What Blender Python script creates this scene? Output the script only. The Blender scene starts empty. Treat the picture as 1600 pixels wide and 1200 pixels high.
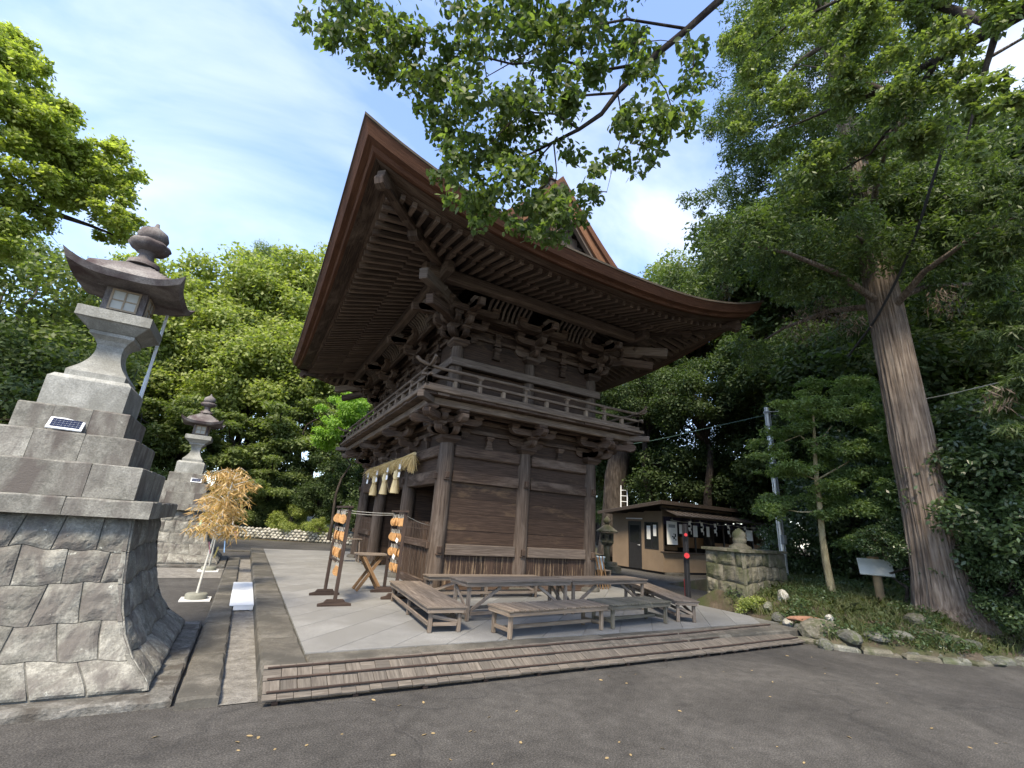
import bpy, math, random
import numpy as np
from mathutils import Vector, Matrix

R = math.radians
scene = bpy.context.scene
col = scene.collection
rnd = random.Random(7)

# ------------------------------------------------------------------ camera
CAM_H = 1.6
YAW, PITCH, ROLL, FPX = R(28.5635), R(17.6187), R(3.8847), 698.83
_fw = Vector((math.sin(YAW) * math.cos(PITCH), math.cos(YAW) * math.cos(PITCH), math.sin(PITCH)))
_r = Vector((math.cos(YAW), -math.sin(YAW), 0))
_u = _r.cross(_fw)
_r2 = _r * math.cos(ROLL) + _u * math.sin(ROLL)
_u2 = -_r * math.sin(ROLL) + _u * math.cos(ROLL)
cam_data = bpy.data.cameras.new('camera')
cam_data.sensor_width = 36.0
cam_data.lens = FPX / 1600 * 36.0
cam_data.clip_start = 0.05
cam_data.clip_end = 2000
cam = bpy.data.objects.new('camera', cam_data)
m3 = Matrix((_r2, _u2, -_fw)).transposed()
cam.matrix_world = Matrix.Translation((0, 0, CAM_H)) @ m3.to_4x4()
col.objects.link(cam)
scene.camera = cam

# ------------------------------------------------------------------ world, sun, exposure
SUN_AZ, SUN_EL = R(222), R(52)      # compass style, from +Y clockwise: where the sun stands
world = bpy.data.worlds.new('World')
scene.world = world
world.use_nodes = True
_wt = world.node_tree
_wt.nodes.clear()
def _wn(t, **k):
    n = _wt.nodes.new(t)
    for a, b in k.items():
        setattr(n, a, b)
    return n
_sky = _wn('ShaderNodeTexSky', sky_type='NISHITA', sun_disc=False)
_sky.sun_elevation = SUN_EL
_sky.sun_rotation = SUN_AZ
_sky.air_density = 1.1
_sky.dust_density = 0.5
_sky.ozone_density = 3.0
_tc = _wn('ShaderNodeTexCoord')
_map = _wn('ShaderNodeMapping')
_map.inputs['Rotation'].default_value = (0.5, 0.35, 0.6)
_map.inputs['Scale'].default_value = (1.3, 2.2, 2.2)
_n1 = _wn('ShaderNodeTexNoise')
_n1.inputs['Scale'].default_value = 1.35
_n1.inputs['Detail'].default_value = 7
_n1.inputs['Roughness'].default_value = 0.52
_n1.inputs['Distortion'].default_value = 0.5
_rp = _wn('ShaderNodeValToRGB')
_rp.color_ramp.elements[0].position = 0.42
_rp.color_ramp.elements[0].color = (0.04, 0.04, 0.04, 1)
_rp.color_ramp.elements[1].position = 0.74
_rp.color_ramp.elements[1].color = (0.66, 0.66, 0.66, 1)
_mx = _wn('ShaderNodeMix', data_type='RGBA')
_mx.inputs[7].default_value = (3.5, 3.8, 4.3, 1)     # thin sunlit cloud, same units as the sky
_bg = _wn('ShaderNodeBackground')
_bg.inputs['Strength'].default_value = 0.145
_wo = _wn('ShaderNodeOutputWorld')
_wl = _wt.links.new
_wl(_tc.outputs['Generated'], _map.inputs['Vector'])
_wl(_map.outputs['Vector'], _n1.inputs['Vector'])
_wl(_n1.outputs['Fac'], _rp.inputs['Fac'])
_wl(_rp.outputs['Color'], _mx.inputs[0])
_tint = _wn('ShaderNodeMix', data_type='RGBA', blend_type='MULTIPLY')
_tint.inputs[0].default_value = 1.0
_tint.inputs[7].default_value = (0.84, 0.90, 1.10, 1)
_wl(_sky.outputs['Color'], _tint.inputs[6])
_wl(_tint.outputs[2], _mx.inputs[6])
_wl(_mx.outputs[2], _bg.inputs['Color'])
_wl(_bg.outputs['Background'], _wo.inputs['Surface'])

sun_d = bpy.data.lights.new('sun', 'SUN')
sun_d.energy = 2.4
sun_d.angle = R(14.0)
sun_d.color = (1.0, 0.92, 0.80)
sun = bpy.data.objects.new('sun', sun_d)
_sd = Vector((math.sin(SUN_AZ) * math.cos(SUN_EL), math.cos(SUN_AZ) * math.cos(SUN_EL), math.sin(SUN_EL)))
sun.rotation_euler = _sd.to_track_quat('Z', 'Y').to_euler()
sun.location = _sd * 60
col.objects.link(sun)

scene.view_settings.view_transform = 'Standard'
scene.view_settings.look = 'None'
scene.view_settings.gamma = 1.0
scene.view_settings.use_curve_mapping = False
scene.view_settings.exposure = 1.72
scene.view_settings.use_white_balance = True
scene.view_settings.white_balance_temperature = 7400
scene.view_settings.white_balance_tint = 8
scene.cycles.max_bounces = 6
scene.cycles.diffuse_bounces = 3
scene.cycles.glossy_bounces = 2
scene.cycles.transmission_bounces = 3
scene.cycles.transparent_max_bounces = 4
scene.cycles.use_denoising = True

# pixel of the photograph (1600 x 1200) -> point
def ray(x, y):
    return (_r2 * ((x - 800) / FPX) - _u2 * ((y - 600) / FPX) + _fw)
CAMP = Vector((0, 0, CAM_H))
def on_z(x, y, z):
    d = ray(x, y)
    return CAMP + d * ((z - CAM_H) / d.z)
def on_y(x, y, Y):
    d = ray(x, y)
    return CAMP + d * (Y / d.y)
def on_x(x, y, X):
    d = ray(x, y)
    return CAMP + d * (X / d.x)
def at_r(x, y, r):
    d = ray(x, y)
    return CAMP + d * (r / math.hypot(d.x, d.y))

# ------------------------------------------------------------------ materials
class Mt:
    def __init__(s, name):
        s.m = bpy.data.materials.new(name)
        s.m.use_nodes = True
        s.t = s.m.node_tree
        s.t.nodes.clear()
        s.out = s.t.nodes.new('ShaderNodeOutputMaterial')
    def n(s, typ, ins=None, **props):
        nd = s.t.nodes.new('ShaderNode' + typ)
        for k, v in props.items():
            setattr(nd, k, v)
        for k, v in (ins or {}).items():
            i = nd.inputs[k]
            if isinstance(v, bpy.types.NodeSocket):
                s.t.links.new(v, i)
            else:
                i.default_value = v
        return nd
    def ramp(s, fac, stops, interp='LINEAR'):
        nd = s.t.nodes.new('ShaderNodeValToRGB')
        cr = nd.color_ramp
        cr.interpolation = interp
        while len(cr.elements) < len(stops):
            cr.elements.new(0.5)
        for e, (p, c) in zip(cr.elements, stops):
            e.position = p
            e.color = (*c, 1) if len(c) == 3 else c
        s.t.links.new(fac, nd.inputs['Fac'])
        return nd.outputs['Color']
    def mix(s, fac, a, b, blend='MIX'):
        nd = s.t.nodes.new('ShaderNodeMix')
        nd.data_type = 'RGBA'
        nd.blend_type = blend
        for i, v in ((0, fac), (6, a), (7, b)):
            if isinstance(v, bpy.types.NodeSocket):
                s.t.links.new(v, nd.inputs[i])
            else:
                nd.inputs[i].default_value = v if i == 0 else ((*v, 1) if len(v) == 3 else v)
        return nd.outputs[2]
    def math(s, op, a, b=0.0, c=0.0):
        nd = s.t.nodes.new('ShaderNodeMath')
        nd.operation = op
        for i, v in ((0, a), (1, b), (2, c)):
            if isinstance(v, bpy.types.NodeSocket):
                s.t.links.new(v, nd.inputs[i])
            else:
                nd.inputs[i].default_value = v
        return nd.outputs[0]
    def noise(s, vec, scale, detail=4, rough=0.55, dist=0.0):
        return s.n('TexNoise', {'Vector': vec, 'Scale': scale, 'Detail': detail, 'Roughness': rough, 'Distortion': dist}).outputs['Fac']
    def mapping(s, vec, scale=(1, 1, 1), loc=(0, 0, 0)):
        return s.n('Mapping', {'Vector': vec, 'Scale': scale, 'Location': loc}).outputs['Vector']
    def done(s, color, rough=0.8, bump=None, bstr=0.4, bdist=0.02, metal=0.0, spec=0.3, extra=None):
        ins = {'Base Color': color if isinstance(color, bpy.types.NodeSocket) else (*color, 1), 'Roughness': rough, 'Metallic': metal, 'Specular IOR Level': spec}
        p = s.n('BsdfPrincipled', ins)
        if bump is not None:
            b = s.n('Bump', {'Height': bump, 'Strength': bstr, 'Distance': bdist})
            s.t.links.new(b.outputs['Normal'], p.inputs['Normal'])
        s.t.links.new(p.outputs['BSDF'], s.out.inputs['Surface'])
        return s.m

M = {}
def wood(name, dark, mid, light, rough=0.8, pale=None, pale_amt=0.5, grain=(1.3, 26), bstr=0.35, weather=None, wamt=0.5, rv=0.45):
    s = Mt(name)
    uv = s.n('TexCoord').outputs['UV']
    rn = s.n('ObjectInfo').outputs['Random']
    off = s.n('CombineXYZ', {'X': s.math('MULTIPLY', rn, 37.0), 'Y': s.math('MULTIPLY', rn, 91.0)}).outputs[0]
    v = s.n('VectorMath', {0: uv, 1: off}, operation='ADD').outputs[0]
    g1 = s.noise(s.mapping(v, (grain[0], grain[1], 1)), 1.6, 6, 0.62, 0.25)
    g2 = s.noise(s.mapping(v, (0.5, 2.2, 1)), 1.1, 3, 0.5)
    c = s.ramp(g1, [(0.28, dark), (0.52, mid), (0.78, light)])
    # slow tone change along and between timbers
    tone = s.math('ADD', s.math('MULTIPLY', g2, 0.7), s.math('MULTIPLY', rn, rv))
    c = s.mix(1.0, c, s.ramp(tone, [(0.2, (0.62, 0.62, 0.62)), (0.9, (1.28, 1.25, 1.2))]), 'MULTIPLY')
    if weather:
        w = s.noise(s.mapping(v, (0.7, 2.2, 1)), 1.1, 7, 0.68, 0.3)
        wf = s.ramp(w, [(0.62 - wamt * 0.3, (0, 0, 0)), (0.85 - wamt * 0.3, (1, 1, 1))])
        c = s.mix(wf, c, weather)
    if pale:
        pn = s.noise(s.mapping(v, (0.55, 9.0, 1)), 2.2, 7, 0.7, 0.25)
        pf = s.ramp(pn, [(0.66 - pale_amt * 0.25, (0, 0, 0)), (0.74 - pale_amt * 0.25, (1, 1, 1))])
        c = s.mix(pf, c, pale)
    M[name] = s.done(c, rough, g1, bstr, 0.006, spec=0.25)
wood('gate_wood', (0.018, 0.0110, 0.0080), (0.064, 0.042, 0.031), (0.155, 0.110, 0.083), 0.78, weather=(0.17, 0.130, 0.103), wamt=0.38, rv=0.85)
wood('gate_panel', (0.016, 0.0100, 0.0075), (0.044, 0.028, 0.0205), (0.082, 0.054, 0.039), 0.75, weather=(0.17, 0.112, 0.066), wamt=0.20, rv=0.6)
wood('gate_beam_pale', (0.062, 0.047, 0.039), (0.13, 0.103, 0.086), (0.23, 0.19, 0.16), 0.85)
wood('skirt_wood', (0.022, 0.013, 0.010), (0.052, 0.033, 0.025), (0.09, 0.062, 0.045), 0.8, pale=(0.22, 0.155, 0.10), pale_amt=0.50, grain=(0.8, 18))
wood('rail_wood', (0.085, 0.060, 0.045), (0.185, 0.140, 0.107), (0.32, 0.255, 0.20), 0.85, weather=(0.07, 0.051, 0.040), wamt=0.35)
wood('bench_wood', (0.080, 0.063, 0.050), (0.185, 0.150, 0.122), (0.32, 0.27, 0.225), 0.85, weather=(0.11, 0.09, 0.073), wamt=0.3)
wood('bench_mossy', (0.065, 0.058, 0.045), (0.145, 0.132, 0.105), (0.25, 0.23, 0.185), 0.9, weather=(0.085, 0.088, 0.056), wamt=0.35)
wood('bench_tan', (0.11, 0.080, 0.058), (0.23, 0.178, 0.132), (0.36, 0.29, 0.225), 0.85, weather=(0.10, 0.075, 0.055), wamt=0.3)
wood('ramp_wood', (0.070, 0.060, 0.051), (0.150, 0.131, 0.112), (0.245, 0.22, 0.19), 0.9, weather=(0.085, 0.077, 0.066), wamt=0.5, grain=(2.2, 22), rv=0.12)
wood('rack_wood', (0.02, 0.013, 0.011), (0.05, 0.034, 0.028), (0.09, 0.065, 0.052), 0.8)
wood('trestle_wood', (0.10, 0.055, 0.028), (0.21, 0.125, 0.065), (0.32, 0.21, 0.12), 0.8)
wood('pillar_wood', (0.034, 0.024, 0.019), (0.080, 0.060, 0.048), (0.148, 0.118, 0.098), 0.8, weather=(0.165, 0.135, 0.113), wamt=0.3, grain=(0.9, 16))
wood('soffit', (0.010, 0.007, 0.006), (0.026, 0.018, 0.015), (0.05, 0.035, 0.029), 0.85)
wood('rafter_wood', (0.062, 0.043, 0.034), (0.145, 0.108, 0.086), (0.25, 0.195, 0.16), 0.82, weather=(0.08, 0.057, 0.045), wamt=0.3)
wood('plaque_wood', (0.30, 0.155, 0.065), (0.43, 0.24, 0.105), (0.56, 0.35, 0.175), 0.6, grain=(6, 40))

def bark_roof(name, a, b, c, rows=70):
    s = Mt(name)
    uv = s.n('TexCoord').outputs['UV']
    g = s.noise(s.mapping(uv, (1.5, rows, 1)), 1.4, 5, 0.6, 0.3)
    g2 = s.noise(s.mapping(uv, (0.8, 3, 1)), 1.2, 4, 0.6)
    k = s.ramp(g, [(0.3, a), (0.55, b), (0.8, c)])
    k = s.mix(s.ramp(g2, [(0.45, (0, 0, 0)), (0.75, (1, 1, 1))]), k, tuple(x * 0.45 for x in b))
    M[name] = s.done(k, 0.85, g, 0.6, 0.012, spec=0.2)
bark_roof('bark_red', (0.058, 0.026, 0.016), (0.130, 0.061, 0.037), (0.21, 0.108, 0.068))
bark_roof('bark_top', (0.05, 0.045, 0.038), (0.10, 0.085, 0.07), (0.17, 0.15, 0.12), 20)
bark_roof('barge_orange', (0.12, 0.055, 0.030), (0.195, 0.098, 0.055), (0.27, 0.15, 0.09), 14)

def stone(name, a, b, c, scale=2.0, stain=None, lichen=None, fine=60, bstr=0.5, coord='Object', rand=0.35, lich_amt=0.5, streak=0.5, mid=0.0, stsc=0.75):
    s = Mt(name)
    o = s.n('TexCoord').outputs[coord]
    rn = s.n('ObjectInfo').outputs['Random']
    off = s.n('CombineXYZ', {'X': s.math('MULTIPLY', rn, 31.0), 'Y': s.math('MULTIPLY', rn, 17.0), 'Z': s.math('MULTIPLY', rn, 11.0)}).outputs[0]
    v = s.n('VectorMath', {0: o, 1: off}, operation='ADD').outputs[0]
    n1 = s.noise(v, scale, 6, 0.65, 0.3)
    n2 = s.noise(v, fine, 3, 0.6)
    c1 = s.ramp(n1, [(0.3, a), (0.5, b), (0.72, c)])
    c1 = s.mix(1.0, c1, s.ramp(n2, [(0.3, (0.72, 0.72, 0.72)), (0.7, (1.22, 1.22, 1.22))]), 'MULTIPLY')
    if mid:
        nm = s.noise(v, scale * 5.5, 5, 0.7, 0.6)
        c1 = s.mix(1.0, c1, s.ramp(nm, [(0.32, (1 - mid,) * 3), (0.68, (1 + mid,) * 3)]), 'MULTIPLY')
    c1 = s.mix(1.0, c1, s.ramp(rn, [(0.0, (1 - rand, 1 - rand, 1 - rand)), (1.0, (1 + rand, 1 + rand * 0.95, 1 + rand * 0.9))]), 'MULTIPLY')
    if stain:
        n3 = s.noise(s.mapping(v, (1.0, 1.0, streak)), scale * stsc, 5, 0.6, 0.5)
        c1 = s.mix(s.ramp(n3, [(0.46, (0, 0, 0)), (0.62, (1, 1, 1))]), c1, stain)
    if lichen:
        n4 = s.noise(v, scale * 4.5, 4, 0.6, 0.4)
        f = s.ramp(n4, [(0.70 - lich_amt * 0.12, (0, 0, 0)), (0.74 - lich_amt * 0.12, (1, 1, 1))])
        c1 = s.mix(f, c1, lichen)
    h = s.math('ADD', s.math('MULTIPLY', n1, 1.0), s.math('MULTIPLY', n2, 0.22))
    M[name] = s.done(c1, 0.9, h, bstr, 0.03, spec=0.2)
stone('stone_rough', (0.098, 0.095, 0.082), (0.180, 0.175, 0.153), (0.275, 0.269, 0.238), 3.2, stain=(0.112, 0.102, 0.092), lichen=(0.34, 0.345, 0.31), bstr=1.0, rand=0.16, lich_amt=0.2, mid=0.3, stsc=1.3)
stone('stone_cut', (0.126, 0.122, 0.106), (0.196, 0.190, 0.168), (0.275, 0.268, 0.240), 2.2, stain=(0.105, 0.093, 0.084), lichen=(0.33, 0.33, 0.30), fine=70, bstr=0.6, rand=0.08, lich_amt=-0.1, streak=0.3, mid=0.25, stsc=1.6)
stone('stone_pale', (0.18, 0.182, 0.168), (0.255, 0.257, 0.238), (0.335, 0.336, 0.312), 2.0, stain=(0.15, 0.148, 0.130), fine=70, bstr=0.45, rand=0.08, streak=0.35, mid=0.16)
stone('stone_roof', (0.085, 0.075, 0.072), (0.15, 0.135, 0.13), (0.25, 0.24, 0.225), 3.0, stain=(0.075, 0.055, 0.055), lichen=(0.30, 0.31, 0.28), bstr=0.4, rand=0.1, lich_amt=0.2)
stone('mortar', (0.095, 0.093, 0.083), (0.14, 0.138, 0.123), (0.19, 0.187, 0.168), 5, bstr=0.6)
stone('plinth_stone', (0.075, 0.072, 0.064), (0.13, 0.125, 0.112), (0.20, 0.192, 0.175), 7, stain=(0.08, 0.072, 0.062), lichen=(0.30, 0.29, 0.265), fine=45, bstr=1.0, rand=0.1, lich_amt=0.0)
stone('kerb_stone', (0.060, 0.055, 0.047), (0.105, 0.098, 0.084), (0.165, 0.155, 0.135), 2.2, stain=(0.070, 0.066, 0.057), lichen=(0.20, 0.19, 0.17), bstr=0.6, rand=0.15, lich_amt=-0.1)
stone('wall_stone', (0.075, 0.070, 0.052), (0.14, 0.13, 0.10), (0.23, 0.215, 0.175), 3.5, stain=(0.075, 0.08, 0.045), lichen=(0.36, 0.36, 0.31), bstr=0.9, rand=0.2, lich_amt=0.1)
stone('bank_rock', (0.085, 0.085, 0.074), (0.15, 0.15, 0.132), (0.24, 0.24, 0.215), 3.0, stain=(0.085, 0.095, 0.055), lichen=(0.28, 0.28, 0.25), bstr=0.9, rand=0.35, mid=0.2, lich_amt=0.1)
stone('cobble', (0.24, 0.232, 0.205), (0.36, 0.35, 0.315), (0.48, 0.47, 0.43), 4.0, stain=(0.20, 0.19, 0.15), bstr=0.4, rand=0.25, mid=0.15)
stone('slab', (0.165, 0.165, 0.158), (0.215, 0.214, 0.206), (0.265, 0.264, 0.254), 1.0, stain=(0.178, 0.176, 0.167), fine=120, bstr=0.12, rand=0.0)
stone('earth', (0.035, 0.028, 0.02), (0.07, 0.055, 0.04), (0.12, 0.10, 0.075), 1.5, stain=(0.05, 0.06, 0.025), fine=25, bstr=0.9, rand=0.0)
stone('gravel_bed', (0.12, 0.113, 0.10), (0.19, 0.18, 0.162), (0.28, 0.266, 0.24), 9, fine=90, bstr=0.9, rand=0.0)

def asphalt(name):
    s = Mt(name)
    o = s.n('TexCoord').outputs['Object']
    n1 = s.noise(o, 0.55, 8, 0.68, 0.6)
    n2 = s.noise(o, 75, 3, 0.75)
    vor = s.n('TexVoronoi', {'Vector': o, 'Scale': 95.0}).outputs['Distance']
    n3 = s.noise(o, 7.0, 4, 0.6)
    c = s.ramp(n1, [(0.3, (0.034, 0.032, 0.0295)), (0.5, (0.055, 0.052, 0.048)), (0.72, (0.082, 0.078, 0.072))])
    c = s.mix(1.0, c, s.ramp(n2, [(0.32, (0.45, 0.45, 0.45)), (0.5, (1, 1, 1)), (0.70, (2.2, 2.15, 2.1))]), 'MULTIPLY')
    c = s.mix(1.0, c, s.ramp(n3, [(0.3, (0.78, 0.78, 0.78)), (0.7, (1.2, 1.2, 1.2))]), 'MULTIPLY')
    # hairline cracks
    cr = s.n('TexVoronoi', {'Vector': s.n('VectorMath', {0: o, 1: s.n('TexNoise', {'Vector': o, 'Scale': 1.3, 'Detail': 5}).outputs['Color']}, operation='ADD').outputs[0], 'Scale': 0.13}, feature='DISTANCE_TO_EDGE').outputs['Distance']
    cf = s.ramp(cr, [(0.0, (1, 1, 1)), (0.0022, (0, 0, 0))])
    c = s.mix(s.math('MULTIPLY', cf, 0.3), c, (0.026, 0.026, 0.026))
    h = s.math('SUBTRACT', s.math('ADD', n2, s.math('MULTIPLY', vor, 0.5)), s.math('MULTIPLY', cf, 1.5))
    M[name] = s.done(c, 0.88, h, 0.55, 0.006, spec=0.3)
asphalt('asphalt')

def leaf(name, c1, c2, c3, trans=0.35, rough=0.5, spec=0.35):
    s = Mt(name)
    ri = s.n('NewGeometry').outputs['Random Per Island']
    o = s.n('TexCoord').outputs['Object']
    big = s.noise(o, 0.45, 3, 0.5)
    f = s.math('ADD', s.math('MULTIPLY', ri, 0.6), s.math('MULTIPLY', big, 0.45))
    c = s.ramp(f, [(0.15, c1), (0.5, c2), (0.85, c3)])
    p = s.n('BsdfPrincipled', {'Base Color': c, 'Roughness': rough, 'Specular IOR Level': spec})
    tr = s.n('BsdfTranslucent', {'Color': s.mix(1.0, c, (1.5, 1.7, 0.7), 'MULTIPLY')})
    mx = s.n('MixShader', {0: trans, 1: p.outputs[0], 2: tr.outputs[0]})
    s.t.links.new(mx.outputs[0], s.out.inputs['Surface'])
    M[name] = s.m
leaf('leaf_camphor', (0.145, 0.180, 0.048), (0.225, 0.265, 0.078), (0.315, 0.35, 0.12), 0.45)
leaf('leaf_bright', (0.17, 0.21, 0.05), (0.26, 0.30, 0.08), (0.36, 0.40, 0.13), 0.52)
leaf('leaf_mid', (0.078, 0.110, 0.036), (0.130, 0.170, 0.058), (0.19, 0.23, 0.088), 0.42)
leaf('leaf_dark', (0.025, 0.042, 0.017), (0.047, 0.073, 0.028), (0.082, 0.114, 0.045), 0.36, 0.55, 0.2)
leaf('leaf_overhead', (0.060, 0.090, 0.030), (0.100, 0.140, 0.046), (0.150, 0.195, 0.070), 0.55)
leaf('leaf_young', (0.090, 0.140, 0.052), (0.150, 0.215, 0.080), (0.22, 0.29, 0.12), 0.45)
leaf('leaf_cedar', (0.036, 0.058, 0.021), (0.070, 0.105, 0.036), (0.115, 0.160, 0.058), 0.38)
leaf('leaf_maple', (0.12, 0.22, 0.03), (0.18, 0.31, 0.05), (0.25, 0.40, 0.08), 0.45)
leaf('leaf_shrub', (0.030, 0.052, 0.022), (0.056, 0.092, 0.036), (0.092, 0.138, 0.058), 0.3, 0.35, 0.5)
leaf('leaf_dry', (0.30, 0.175, 0.065), (0.44, 0.28, 0.115), (0.58, 0.41, 0.20), 0.3)
leaf('leaf_brown', (0.055, 0.036, 0.024), (0.09, 0.062, 0.042), (0.13, 0.095, 0.065), 0.2)
leaf('leaf_fallen', (0.20, 0.11, 0.045), (0.30, 0.21, 0.10), (0.42, 0.35, 0.22), 0.1)
leaf('grass', (0.055, 0.075, 0.026), (0.10, 0.125, 0.045), (0.175, 0.175, 0.085), 0.35)
leaf('straw', (0.52, 0.36, 0.16), (0.68, 0.50, 0.25), (0.80, 0.64, 0.37), 0.1, 0.8, 0.2)

def bark(name, a, b, c, sc=(14, 14, 1.2)):
    s = Mt(name)
    o = s.n('TexCoord').outputs['Object']
    n1 = s.noise(s.mapping(o, sc), 1.0, 6, 0.6, 0.35)
    n2 = s.noise(o, 2.0, 4, 0.6)
    k = s.ramp(n1, [(0.3, a), (0.5, b), (0.72, c)])
    k = s.mix(1.0, k, s.ramp(n2, [(0.3, (0.7, 0.7, 0.7)), (0.7, (1.25, 1.25, 1.2))]), 'MULTIPLY')
    M[name] = s.done(k, 0.9, n1, 1.0, 0.05, spec=0.15)
bark('bark_cedar', (0.062, 0.046, 0.037), (0.165, 0.130, 0.108), (0.29, 0.243, 0.21), (26, 26, 1.1))
bark('bark_dark', (0.018, 0.014, 0.012), (0.042, 0.034, 0.029), (0.08, 0.068, 0.058), (9, 9, 2))
bark('bark_grey', (0.05, 0.045, 0.04), (0.10, 0.09, 0.08), (0.17, 0.155, 0.14), (9, 9, 3))
bark('bark_pale', (0.20, 0.165, 0.095), (0.31, 0.265, 0.165), (0.42, 0.365, 0.24), (12, 12, 5))

def plain(name, c, rough=0.6, metal=0.0, var=0.12, sc=6.0, spec=0.4, bstr=0.1):
    s = Mt(name)
    o = s.n('TexCoord').outputs['Object']
    n = s.noise(o, sc, 5, 0.6)
    k = s.mix(1.0, (*c, 1), s.ramp(n, [(0.3, (1 - var,) * 3), (0.7, (1 + var,) * 3)]), 'MULTIPLY')
    M[name] = s.done(k, rough, n, bstr, 0.01, metal=metal, spec=spec)
plain('paper', (0.78, 0.78, 0.76), 0.9, var=0.04)
plain('white_paint', (0.66, 0.69, 0.72), 0.5, var=0.08)
plain('sign_white', (0.50, 0.51, 0.47), 0.6, var=0.12, sc=3)
plain('steel', (0.52, 0.54, 0.56), 0.4, metal=0.7)
plain('steel_grey', (0.28, 0.30, 0.32), 0.55, metal=0.3)
plain('black_paint', (0.016, 0.016, 0.018), 0.45)
plain('red_plastic', (0.40, 0.018, 0.022), 0.4)
plain('stall_wall', (0.195, 0.143, 0.098), 0.75, var=0.1, sc=2)
plain('stall_trim', (0.045, 0.034, 0.028), 0.7)
plain('stall_roof', (0.062, 0.052, 0.046), 0.7, sc=3)
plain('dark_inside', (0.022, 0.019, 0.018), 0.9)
plain('door_dark', (0.022, 0.021, 0.022), 0.35)
plain('shelf_tan', (0.22, 0.115, 0.05), 0.7)
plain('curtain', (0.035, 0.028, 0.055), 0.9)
plain('bucket_blue', (0.50, 0.62, 0.70), 0.5)
plain('solar_cell', (0.012, 0.016, 0.04), 0.2, spec=0.6)
plain('rope', (0.45, 0.44, 0.40), 0.9)
plain('wire', (0.03, 0.03, 0.032), 0.6)
plain('green_wire', (0.06, 0.12, 0.10), 0.6)
plain('iron', (0.03, 0.028, 0.027), 0.6)
plain('weight', (0.19, 0.19, 0.155), 0.9, sc=12)
plain('bamboo_dry', (0.46, 0.45, 0.40), 0.6, sc=8)
plain('shoji', (0.36, 0.36, 0.33), 0.8, var=0.1)
plain('lamp_frame', (0.24, 0.185, 0.125), 0.7, var=0.2)
plain('strip_pink', (0.66, 0.30, 0.32), 0.9)
plain('strip_yellow', (0.65, 0.55, 0.20), 0.9)
plain('strip_blue', (0.25, 0.42, 0.66), 0.9)
plain('strip_green', (0.33, 0.52, 0.30), 0.9)
plain('tile_white', (0.62, 0.62, 0.60), 0.6)
plain('signpost', (0.22, 0.155, 0.085), 0.8, var=0.2)
plain('red_block', (0.24, 0.125, 0.08), 0.9, var=0.25)
def glass(name):
    s = Mt(name)
    p = s.n('BsdfPrincipled', {'Base Color': (0.02, 0.022, 0.024, 1), 'Roughness': 0.08, 'Specular IOR Level': 0.6})
    s.t.links.new(p.outputs[0], s.out.inputs['Surface'])
    M[name] = s.m
glass('glass_dark')

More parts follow.
